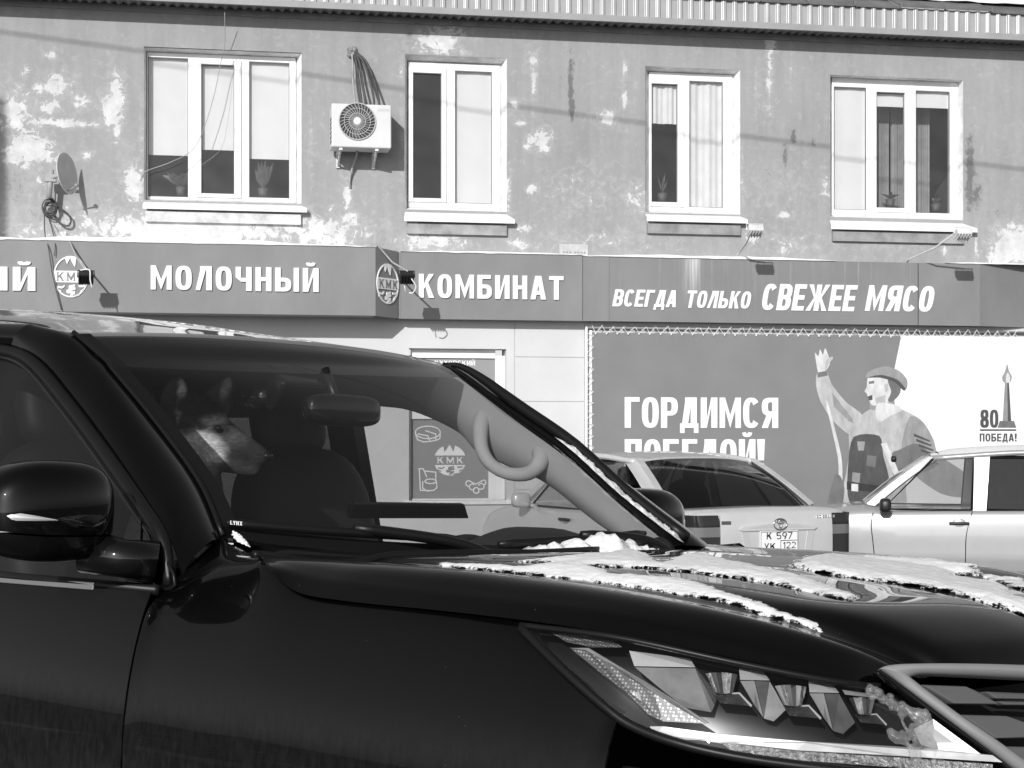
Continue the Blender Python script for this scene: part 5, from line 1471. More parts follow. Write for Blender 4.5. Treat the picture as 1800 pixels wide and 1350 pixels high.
# ---- grille: bright frame, slats
def band(px_out, px_in, m, name, h=.009, z_in=-.006):
    a = [on_front(u, v, -z_in) for u, v in px_out]; b_ = [on_front(u, v, -z_in) for u, v in px_in]
    a = cr([p for p in a if p], 30); b_ = cr([p for p in b_ if p], 30)
    fwd = V(.62, -.62, .25)
    rows = [[p + fwd * -.02 for p in a], [p for p in a], [(p * .75 + q * .25) + fwd * h for p, q in zip(a, b_)], [(p * .25 + q * .75) + fwd * h for p, q in zip(a, b_)], [q for q in b_], [q + fwd * -.03 for q in b_]]
    rows = [r for r in rows]
    o = MB().grid(rows).build(name, m, suv, True)
    mirror_copy(o, suv)
    return o
m_frame = mat('satin grille frame', .34, .30, metal=.35, var=.06)
band([(1546, 1175), (1560, 1170), (1590, 1167), (1660, 1166), (1740, 1167), (1812, 1169), (1850, 1169)], [(1600, 1190), (1606, 1187), (1625, 1184), (1680, 1186), (1740, 1189), (1812, 1192), (1850, 1192)], m_frame, 'grille_frame')
band([(1546, 1175), (1580, 1199), (1640, 1243), (1700, 1287), (1750, 1324), (1800, 1362)], [(1600, 1190), (1626, 1210), (1682, 1252), (1746, 1296), (1802, 1336), (1850, 1370)], m_frame, 'grille_frame')
band([(1538, 1182), (1575, 1208), (1640, 1256), (1700, 1300), (1752, 1340), (1790, 1372)], [(1548, 1177), (1582, 1201), (1641, 1245), (1700, 1289), (1750, 1326), (1798, 1364)], m_gloss, 'grille_surround', h=.004)
def slat(px, inset=.02):
    P = [on_front(u, v, inset) for u, v in px]
    if any(p is None for p in P): return
    o = MB().prism(P, (-.02, 0, -.004)).build('grille_slat', mat('grille slat', .10, .3, spec=.6) if 'grille slat' not in bpy.data.materials else bpy.data.materials['grille slat'], suv, bevel=.004)
    mirror_copy(o, suv)
slat([(1622, 1203), (1700, 1206), (1718, 1214), (1760, 1238), (1680, 1237)])
slat([(1690, 1256), (1772, 1258), (1800, 1268), (1850, 1296), (1752, 1298)])
slat([(1752, 1311), (1830, 1313), (1880, 1352), (1805, 1352)])
slat([(1735, 1215), (1850, 1220), (1850, 1230), (1752, 1228)], .035)
slat([(1758, 1232), (1850, 1234), (1850, 1240), (1768, 1239)], .02)

# ---- cabin
dash = []
for x, z in ((-.56, 1.135), (-.72, 1.165), (-.88, 1.178), (-.98, 1.165), (-1.04, 1.10), (-1.03, .95), (-.98, .75)):
    dash.append([V(x - .04 * (q * q) * (-1 if x > -.8 else 0) * 0, q * .76, z - .03 * abs(q) ** 4 + .06 * math.exp(-((q * .76 - .56) / .17) ** 2) * (1 if -1.1 < x < -.7 else 0)) for q in np.linspace(-1, 1, 25)])
MB().grid(loft(dash, 49, 24)).build('dashboard', m_cab, suv, True)
sd_ = [UX(622, 884, -.86), UX(818, 886, -.86), UX(826, 912, -.88), UX(616, 912, -.88)]
MB().prism(sd_, (-.02, 0, .004)).build('dashboard_screen', m_gloss, suv, bevel=.006)
def seat(y):
    sgn = 1 if y > 0 else -1
    c = MB().ball((-1.32, y, .80), .30, .27, .12, 24, 14, e=.6).build('seat_cushion', m_cab, suv, True)
    Mr = Matrix.Rotation(R(-14), 3, 'Y')
    MB().ball((-1.68, y, 1.10), .11, .26, .36, 24, 16, Mr, .6).build('seat_back', m_cab, suv, True)
    MB().ball((-1.80, y, 1.53), .06, .14, .11, 20, 14, Mr, .65).tube([(-1.78, y - .05, 1.40), (-1.80, y - .05, 1.5)], .01, 6).tube([(-1.78, y + .05, 1.40), (-1.80, y + .05, 1.5)], .01, 6).build('headrest', m_cab, suv, True)
seat(-.42); seat(.42)
MB().ball((-2.6, 0, .85), .28, .70, .14, 24, 12, e=.5).ball((-2.95, 0, 1.12), .12, .70, .36, 24, 14, Matrix.Rotation(R(-14), 3, 'Y'), .5).build('rear_seat', m_cab, suv, True)
stw = MB(); cst = V(-1.12, .46, 1.02)
ax_ = V(-.9, 0, .42).normalized(); u1 = V(0, 1, 0); u2 = ax_.cross(u1)
stw.tube([cst + (u1 * math.cos(t) + u2 * math.sin(t)) * .185 for t in np.linspace(0, 6.2832, 40)], .017, 8, False)
stw.tube([cst - u1 * .18, cst, cst + u1 * .18], .02, 6).ball(cst, .06, .07, .06)
stw.build('steering_wheel', m_cab, suv, True)
# pale trim along the door openings
op_px = [(640, 710), (720, 720), (800, 755), (836, 790), (900, 822), (960, 850), (1050, 920), (1100, 950)]
OPN = cr([UY(u, v, .735) for u, v in op_px], 40)
TOPF = cr([V(-1.78, .672, 1.70), V(-1.55, .662, 1.705)] + [Bm[i] + V(-.025, 0, -.012) for i in (0, 5, 10, 15, 20, 23)] + [V(-.50, .68, 1.15)], 40)
tr_ = [TOPF, [(a * .5 + b_ * .5) + V(-.02, -.018, -.0) for a, b_ in zip(TOPF, OPN)], OPN, [p + V(.0, .03, -.0) for p in OPN]]
MB().grid(loft(tr_, 60, 16)).build('pillar_trim', m_trim, suv, True)
nt_ = cr([V(-1.60, -.665, 1.70)] + [A[i] + V(-.03, .006, -.014) for i in (0, 5, 10, 15, 20, 23)], 40)
nb_ = cr([V(-1.62, -.72, 1.66)] + [p + V(-.012, .03, -.006) for p in PR_[1:6]], 40)
MB().grid(loft([nt_, [a * .5 + b_ * .5 + V(-.03, .01, -.01) for a, b_ in zip(nt_, nb_)], nb_], 40, 10)).build('pillar_trim', m_cab, suv, True)
for sg_ in (1, -1):
    rr = loft([[V(-1.76, .735, 1.552), V(-2.4, .74, 1.565), V(-3.2, .735, 1.565), V(-3.9, .72, 1.55)], [V(-1.76, .70, 1.64), V(-2.4, .71, 1.66), V(-3.2, .70, 1.66), V(-3.9, .68, 1.64)], [V(-1.76, .66, 1.70), V(-2.4, .66, 1.74), V(-3.2, .66, 1.76), V(-3.9, .63, 1.74)]], 20, 10)
    MB().grid(rr if sg_ == 1 else flip(rr)).build('roof_trim', m_trim, suv, True)
gh = cr([UY(858, 722, .715), UY(846, 745, .66), UY(846, 785, .645), UY(862, 815, .645), UY(892, 832, .645), UY(928, 832, .65), UY(950, 812, .66), UY(950, 785, .71)], 30)
MB().tube(gh, [.030 * (1 - .35 * math.sin(math.pi * k / 29)) for k in range(30)], 12).build('grab_handle', m_trim, suv, True)
rvm = MB().ball((-1.10, -.0, 1.545), .038, .135, .044, 24, 14, e=.55).build('rear_view_mirror', m_gloss, suv, True)
MB().tube([(-1.11, 0, 1.55), (-1.17, 0, 1.66)], .014, 8).build('mirror_stem', m_satin, rvm, True)
sb_ = MB().obox((-1.20, -.10, 1.60), .10, .16, .10, Matrix.Rotation(R(35), 3, 'Y')).build('sensor_box', m_gloss, suv, bevel=.01)
MB().ball((-1.25, -.14, 1.575), .05, .06, .035, 16, 10, e=.6).build('camera_unit', m_gloss, sb_, True)
# wheels
for x in (0, -2.85):
    for sg_ in (1, -1):
        w_ = MB(); n = 36
        prof = [(.24, .10), (.30, .125), (.37, .125), (.395, .10), (.395, -.10), (.37, -.125), (.30, -.125), (.24, -.10)]
        rows = [[V(x + r_ * math.cos(2 * math.pi * k / n), -.84 * sg_ + d_, .395 + r_ * math.sin(2 * math.pi * k / n)) for k in range(n)] for r_, d_ in prof]
        wh = MB().grid(rows, True).build('wheel', m_tyre, suv, True)
        rm_ = MB()
        for k in range(10):
            a = 2 * math.pi * k / 10
            rm_.tube([(x, -.92 * sg_, .395), (x + .24 * math.cos(a), -.93 * sg_, .395 + .24 * math.sin(a))], .022, 6)
        rm_.build('rim', m_rim, wh)

# ---- snow lying on the bonnet
def on_hood(u, v):
    o_, d_ = ray(u, v); dn = d_.normalized(); h_ = bvh_hood.ray_cast(o_, dn)
    if h_[0] is None:
        h_ = bvh_hood.find_nearest(o_ + dn * 3.6); 
    return h_[0]
def hood_snow(px, th, seed, label, edge=.05, rag=.010, step=.006):
    P = np.array([[p.x, p.y] for p in (on_hood(u, v) for u, v in px)])
    lo, hi = P.min(0) - .03, P.max(0) + .03
    nx, ny = int((hi[0] - lo[0]) / step) + 2, int((hi[1] - lo[1]) / step) + 2
    gx_, gy_ = np.meshgrid(lo[0] + step * np.arange(nx), lo[1] + step * np.arange(ny))
    d = np.full(gx_.shape, 1e9); ins = np.zeros(gx_.shape, bool)
    for i in range(len(P)):
        a, b_ = P[i], P[(i + 1) % len(P)]
        ab = b_ - a; t = np.clip(((gx_ - a[0]) * ab[0] + (gy_ - a[1]) * ab[1]) / max(1e-9, ab @ ab), 0, 1)
        d = np.minimum(d, np.hypot(gx_ - a[0] - t * ab[0], gy_ - a[1] - t * ab[1]))
        c_ = ((a[1] > gy_) != (b_[1] > gy_))
        xi = a[0] + (gy_ - a[1]) * ab[0] / (ab[1] if abs(ab[1]) > 1e-9 else 1e-9)
        ins ^= c_ & (gx_ < xi)
    d = np.where(ins, d, -d)
    H_ = {}
    vs, fs, lay = [], [], []
    for j in range(ny):
        for i in range(nx):
            x, y = gx_[j, i], gy_[j, i]
            q = d[j, i] + rag * (noise.noise((x * 22, y * 22, seed)) + .7 * noise.noise((x * 60, y * 60, seed)) + .5 * noise.noise((x * 140, y * 140, seed)))
            if q < -step * 1.7: continue
            z = hood_z(x, y)
            if z is None: z = hood_z(x + 2e-4, y + 3e-4)
            if z is None: continue
            t = th * min(1, max(0, q) / edge) ** .55 * (1 + .30 * noise.noise((x * 6, y * 6, seed + 4)) + .12 * noise.noise((x * 30, y * 30, seed))) + .0012 * noise.noise((x * 110, y * 110, seed))
            H_[(i, j)] = len(vs); vs.append((x, y, z + (max(t, .0035) if q > 0 else -.003))); lay.append(min(1, max(0, q) / (edge * 1.1)) * 1.0)
    for (i, j) in H_:
        if all(k in H_ for k in ((i + 1, j), (i + 1, j + 1), (i, j + 1))):
            fs.append((H_[(i, j)], H_[(i + 1, j)], H_[(i + 1, j + 1)], H_[(i, j + 1)]))
    mb = MB(); mb.v, mb.f = vs, fs
    o = mb.build('snow_patch', m_hsnow, None, True)
    at = o.data.attributes.new('layer', 'FLOAT', 'POINT'); at.data.foreach_set('value', np.array(lay, np.float32))
    o.matrix_world = SUVM
    return tag(o, label, 'snow', 'snow lying on the black vehicle')
hood_snow([(770, 991), (850, 993), (930, 996), (975, 991), (1040, 997), (1085, 1010), (1130, 1012), (1212, 1020), (1255, 1035), (1318, 1055), (1380, 1078), (1437, 1100), (1445, 1112), (1333, 1080), (1275, 1061), (1205, 1047), (1100, 1031), (1000, 1018), (900, 1008), (830, 1001), (772, 995)], .008, 1, 'long thin snow strip along the near shoulder of the black bonnet', .03, .010)
hood_snow([(905, 989), (940, 984), (1000, 980), (1060, 976), (1110, 969), (1160, 965), (1225, 974), (1290, 989), (1349, 1001), (1400, 1012), (1438, 1024), (1480, 1039), (1512, 1051), (1500, 1059), (1450, 1048), (1372, 1030), (1290, 1016), (1200, 1005), (1100, 998), (1040, 996), (1000, 1003), (960, 1000), (985, 990), (940, 990)], .010, 2, 'snow strip along the middle ridge of the black bonnet', .04, .012)
hood_snow([(1390, 996), (1450, 981), (1528, 979), (1600, 983), (1660, 989), (1720, 995), (1800, 1003), (1880, 1012), (1880, 1026), (1800, 1018), (1745, 1013), (1690, 1012), (1672, 1014), (1700, 1022), (1760, 1030), (1800, 1040), (1860, 1060), (1860, 1110), (1800, 1083), (1740, 1064), (1683, 1047), (1620, 1034), (1567, 1026), (1520, 1019), (1470, 1013), (1430, 1006)], .013, 3, 'wide white snow field on the far half of the black bonnet', .05, .014)
# heap on the cowl
def heap(base, label, seed, width=.07, hgt=.075):
    P = cr(base, 60); mb = MB(); rows = []
    for i, p in enumerate(P):
        t = i / 59
        hh = hgt * (math.sin(math.pi * min(1, t * 1.05)) ** .5) * (1 + .45 * noise.noise((t * 9, seed, 0)) + .25 * noise.noise((t * 24, seed, 3)))
        if t > .55: hh *= 1 - .75 * (t - .55) / .45
        tg = (P[min(i + 1, 59)] - P[max(i - 1, 0)]).normalized(); nrm = V(tg.y, -tg.x, 0).normalized()
        row = []
        for k in range(15):
            a = math.pi * k / 14
            jx = .014 * noise.noise((t * 30, k * .6, seed)) + .007 * noise.noise((t * 70, k * 1.3, seed))
            row.append(p + nrm * math.cos(a) * (width * (.5 + .6 * hh / hgt) + jx) + V(0, 0, hh * math.sin(a) ** .8 + jx * math.sin(a) - .012))
        rows.append(row)
    mb.grid(rows)
    o = mb.build('snow_heap', m_snow, None, True); o.matrix_world = SUVM
    return tag(o, label, 'snow', 'snow lying on the black vehicle')

heap([UY(926, 944, -.12) if False else V(*(wrows[23][15] + V(.02, 0, -.01))), wrows[23][19] + V(.03, 0, .0), wrows[23][23] + V(.03, 0, 0), wrows[23][27] + V(.03, 0, -.005), wrows[23][31] + V(.05, 0, -.012)], 'lumpy snow heap at the foot of the black vehicle windscreen', 5, .06, .062)
# packed snow along the far windscreen pillar
pl = [Bm[i] + V(.004, -.012, .010) for i in range(13, 24)]
mb = MB(); P = cr(pl, 90); rows = []
for i, p in enumerate(P):
    f = min(1, i / 8) * min(1, (89 - i) / 6); row = []
    for k in range(11):
        a = math.pi * k / 10
        w_ = .013 + .005 * noise.noise((i * .16, 2, k * .3)) ; hh = (.010 + .008 * noise.noise((i * .22, 7, k * .35)) + .006 * noise.noise((i * .7, 9, k)))
        row.append(p + V(-.15, -1, .35).normalized() * math.cos(a) * w_ + V(.62, -.15, .75).normalized() * hh * f * math.sin(a))
    rows.append(row)
o = mb.grid(rows).build('snow_strip', mat('grey packed snow', .46, .7, var=.45, vscale=45, bump=.4, bscale=70), None, True); o.matrix_world = SUVM
tag(o, 'strip of packed snow along the far windscreen pillar of the black vehicle', 'snow', 'snow lying on the black vehicle')
mb = MB(); P = cr([UY(410, 936, -.715), UY(424, 951, -.74), UY(439, 961, -.76)], 40); rows = []
for i, p in enumerate(P):
    row = []; f_ = math.sin(math.pi * min(1, i / 39 * .9 + .1))
    for k in range(9):
        a = math.pi * k / 8
        row.append(p + V(.5, .85, 0) * math.cos(a) * .010 * (f_ + .5 * noise.noise((i * .3, k * .5, 1))) + V(.3, -.3, 1) * math.sin(a) * (.007 * f_ + .006 * noise.noise((i * .4, k * .6, 5))))
    rows.append(row)
o = mb.grid(rows).build('snow_patch', m_snow, None, True); o.matrix_world = SUVM
tag(o, 'small crumb of snow at the near lower corner of the windscreen', 'snow', 'snow lying on the black vehicle')
# ice hanging on the inner end of the headlamp
m_ice = glass('ice', .97, .07, .09, .75, .02, 60)
mb = MB(); rnd = random.Random(11)
def icy(u, v, r_, n_=1, sp=5):
    for k in range(n_):
        p = HLp(u + rnd.uniform(-sp, sp), v + rnd.uniform(-sp, sp), -.006)
        mb.ball(p, r_ * rnd.uniform(.7, 1.2), r_ * rnd.uniform(.7, 1.2), r_ * rnd.uniform(.7, 1.2), nu=9, nv=7)
for k in range(46):
    t = k / 45
    u = 1508 + t * 124; v = 1188 + t * 76 + 12 * math.sin(t * 3.1)
    icy(u, v, .0055 + .003 * math.sin(k * 1.7), 2, 8)
for (u, v) in ((1566, 1288), (1572, 1292), (1580, 1294), (1586, 1297), (1592, 1296), (1600, 1290), (1606, 1283), (1612, 1280), (1618, 1286), (1622, 1292), (1628, 1298), (1634, 1304), (1640, 1312), (1630, 1308), (1620, 1302), (1610, 1296), (1616, 1308)): icy(u, v, .009, 2, 5)
for k in range(14): icy(1576 + k * 1.1, 1236 + k * 3.4, .0035, 1, 2)
for (u, v, dl) in ((1604, 1310, .05), (1612, 1312, .035), (1640, 1318, .045), (1652, 1320, .06), (1600, 1308, .03)):
    p = HLp(u, v, -.01); mb.tube([p, p + V(.004, 0, -dl * .6), p + V(.004, 0, -dl)], [.007, .005, .001], 7)
mb.v = [tuple(Vector(q)) for q in mb.v]
ime = bpy.data.meshes.new('ice'); ime.from_pydata(mb.v, [], mb.f)
tmp = bpy.data.objects.new('ice_base', ime); COL.objects.link(tmp)
q = tmp.modifiers.new('r', 'REMESH'); q.mode = 'VOXEL'; q.voxel_size = .0022
q = tmp.modifiers.new('s', 'SMOOTH'); q.iterations = 4; q.factor = .5
im2 = bpy.data.meshes.new_from_object(tmp.evaluated_get(bpy.context.evaluated_depsgraph_get())); bpy.data.objects.remove(tmp)
im2.name = 'ice'; im2.polygons.foreach_set('use_smooth', [True] * len(im2.polygons)); im2.materials.clear(); im2.materials.append(m_ice)
o = bpy.data.objects.new('ice', im2); COL.objects.link(o); o.matrix_world = SUVM
tag(o, 'clear ice with short icicles clinging to the near headlamp beside the grille', 'ice')

# ------------------------------------------------------------------ dog in the front passenger seat
dface = 8                                            # turned this much towards the camera
dpos = UY(345, 740, -.215)
dw = SUVM @ dpos
PXM = dw.y / FPX
DM = Matrix.Translation(dw) @ Matrix.Rotation(R(-dface), 4, 'Z')
def dp(u, v, y=0.0): return V((u - 345) * PXM, y, (740 - v) * PXM)
db = MB()
rt = lambda deg: Matrix.Rotation(R(deg), 3, 'Y')
db.ball(dp(338, 735), .078, .066, .066, 20, 14)                       # skull
db.ball(dp(368, 744), .062, .054, .050, 18, 12, rt(18))               # brow
db.ball(dp(352, 780), .070, .062, .058, 18, 12)                       # cheeks
def seg(a, b, ra, rb, n=9, sy=1.0):
    for k in range(n):
        t = k / (n - 1); r_ = ra + (rb - ra) * t; p = a * (1 - t) + b * t
        db.ball(p, r_, r_ * sy, r_, 14, 10)
seg(dp(385, 766), dp(458, 801), .053, .029, 12, .84)                  # muzzle
seg(dp(376, 804), dp(448, 824), .038, .021, 10, .85)                  # lower jaw
db.ball(dp(470, 802), .017, .017, .014, 12, 8)                        # nose pad
seg(dp(330, 775), dp(318, 900), .080, .125, 9)                        # neck
seg(dp(318, 900), dp(300, 1010), .13, .16, 7)                         # chest
seg(dp(345, 960), dp(360, 1040), .075, .06, 6)
for (bu, bv, tu, tv, y0, y1, sc_) in ((318, 714, 320, 656, -.042, -.066, 1), (374, 708, 395, 664, .040, .055, .9)):
    a, b_ = dp(bu, bv, y0), dp(tu, tv, y1)
    for k in range(12):
        t = k / 11; r_ = .048 * sc_ * (1 - t) ** .62 + .005
        db.ball(a * (1 - t) + b_ * t, r_, r_ * .42, r_ * .9, 12, 8)
dme = bpy.data.meshes.new('dog_base'); dme.from_pydata(db.v, [], db.f)
dob = bpy.data.objects.new('dog_base', dme); COL.objects.link(dob)
q = dob.modifiers.new('r', 'REMESH'); q.mode = 'VOXEL'; q.voxel_size = .0055
q = dob.modifiers.new('s', 'SMOOTH'); q.iterations = 9; q.factor = .5
dgp = bpy.context.evaluated_depsgraph_get()
nme = bpy.data.meshes.new_from_object(dob.evaluated_get(dgp))
bpy.data.objects.remove(dob)
nme.name = 'dog'
nme.polygons.foreach_set('use_smooth', [True] * len(nme.polygons))
# coat markings plus painted sun on the cheek, painted shade on crown, ears, muzzle; fine tufts pushed out of the skin
n_ = len(nme.vertices); cols = np.zeros(n_, np.float32)
sst = lambda x: max(0, min(1, x)) ** 2 * (3 - 2 * max(0, min(1, x)))
def patch(u, v, cu, cv, ru, rv, deg=0):
    a = R(deg); du, dv_ = u - cu, v - cv
    x, y = du * math.cos(a) + dv_ * math.sin(a), -du * math.sin(a) + dv_ * math.cos(a)
    return sst(1.6 - math.hypot(x / ru, y / rv) * 1.1)
for i, vv in enumerate(nme.vertices):
    u, v = vv.co.x / PXM + 345, 740 - vv.co.z / PXM
    c = .036
    nz = noise.noise(vv.co * 22) * .5 + noise.noise(vv.co * 70) * .35
    c += (.55 - c) * patch(u + nz * 14, v + nz * 10, 366, 792, 38, 30, 20)  # tan cheek, lightened further as if sunlit
    c += (.27 - c) * patch(u, v + nz * 6, 384, 738, 20, 13, 10)
    c += (.07 - c) * patch(u, v, 424, 772, 26, 14, 24) * .8
    c += (.45 - c) * patch(u + nz * 8, v, 331, 704, 7, 32, 8) * (1 if vv.co.y < .0 else 0)
    c += (.18 - c) * patch(u, v, 392, 680, 8, 20, 10)
    c += (.13 - c) * patch(u + nz * 20, v, 335, 840, 44, 62)
    c += (.022 - c) * patch(u + nz * 12, v + nz * 8, 456, 806, 40, 34)  # dark muzzle, deepened as if in shade
    c += (.03 - c) * patch(u, v, 440, 832, 60, 11, 14)
    c += (.02 - c) * patch(u, v, 398, 755, 15, 9, 14)
    c += (.02 - c) * patch(u + nz * 10, v, 350, 716, 40, 22, 10)  # dark crown, deepened as if under the roof's shade
    cols[i] = max(.012, c * (1 + .35 * nz))
at = nme.attributes.new('coat', 'FLOAT', 'POINT'); at.data.foreach_set('value', cols)  # holds the markings together with the painted sun and shade
m_dog = bpy.data.materials.new('dog coat with painted light'); m_dog.use_nodes = True
nt = m_dog.node_tree; B = nt.nodes['Principled BSDF']; N, L = nt.nodes.new, nt.links.new
aa = N('ShaderNodeAttribute'); aa.attribute_name = 'coat'
tc = N('ShaderNodeTexCoord'); mp = N('ShaderNodeMapping'); mp.inputs['Scale'].default_value = (45, 160, 160); mp.inputs['Rotation'].default_value = (0, R(25), 0); L(tc.outputs['Object'], mp.inputs[0])
nz_ = N('ShaderNodeTexNoise'); nz_.inputs['Scale'].default_value = 1; nz_.inputs['Detail'].default_value = 4; L(mp.outputs[0], nz_.inputs['Vector'])
mr = N('ShaderNodeMapRange'); mr.inputs[1].default_value, mr.inputs[2].default_value, mr.inputs[3].default_value, mr.inputs[4].default_value = .3, .7, .65, 1.3; L(nz_.outputs[0], mr.inputs[0])
mu = N('ShaderNodeMath'); mu.operation = 'MULTIPLY'; L(aa.outputs['Fac'], mu.inputs[0]); L(mr.outputs[0], mu.inputs[1])
cc = N('ShaderNodeCombineColor'); [L(mu.outputs[0], cc.inputs[k]) for k in range(3)]; L(cc.outputs[0], B.inputs['Base Color']); B.inputs['Roughness'].default_value = .95; B.inputs['Specular IOR Level'].default_value = .06
bp = N('ShaderNodeBump'); bp.inputs['Strength'].default_value = .6; bp.inputs['Distance'].default_value = .004; L(nz_.outputs[0], bp.inputs['Height']); L(bp.outputs[0], B.inputs['Normal'])
nme.materials.clear(); nme.materials.append(m_dog)
dog = bpy.data.objects.new('dog', nme); COL.objects.link(dog); dog.matrix_world = DM
tag(dog, 'shepherd dog with pricked ears sitting in the front seat of the black vehicle, facing right', 'dog')
m_eye = mat('wet black', .006, .06)
for y, du in ((-.050, 0), (.050, 4)):
    MB().ball(dp(394 + du, 753, y), .0105, .008, .009, 14, 10).build('eye', m_eye, dog, True)
MB().ball(dp(473, 801), .017, .018, .014, 14, 10).build('nose', m_eye, dog, True)
fur = MB(); rnd = random.Random(2)
bmf = [(f.center.copy(), f.normal.copy(), f.vertices[0]) for f in nme.polygons]
fcol = []
for k in range(9000):
    c_, nrm, vi = bmf[rnd.randrange(len(bmf))]
    u, v = c_.x / PXM + 345, 740 - c_.z / PXM
    if v > 930 or (u > 432 and v < 830) or (u > 352 and 752 < v < 835): continue
    fl = V(-.75, 0, -.35) if u > 340 else V(-.25, 0, -.9)
    if v < 712: fl = V(0, 0, 1)
    d = (fl + nrm * .22 + V(rnd.uniform(-.2, .2), rnd.uniform(-.2, .2), rnd.uniform(-.2, .2))).normalized()
    le = rnd.uniform(.006, .013) * (1.7 if (v > 780 and u < 345) else 1) * (.8 if v < 712 else 1)
    sd = d.cross(nrm); 
    if sd.length < 1e-3: continue
    sd = sd.normalized() * .0008
    fur.add([c_ - nrm * .001 - sd, c_ - nrm * .001 + sd, c_ + d * le], [(0, 1, 2)]); fcol += [cols[vi]] * 3
fo = fur.build('fur', None, dog, False, recalc=False)
at = fo.data.attributes.new('coat', 'FLOAT', 'POINT'); at.data.foreach_set('value', np.array(fcol, np.float32)); fo.data.materials.append(m_dog)
tag(fo, kind='stuff')

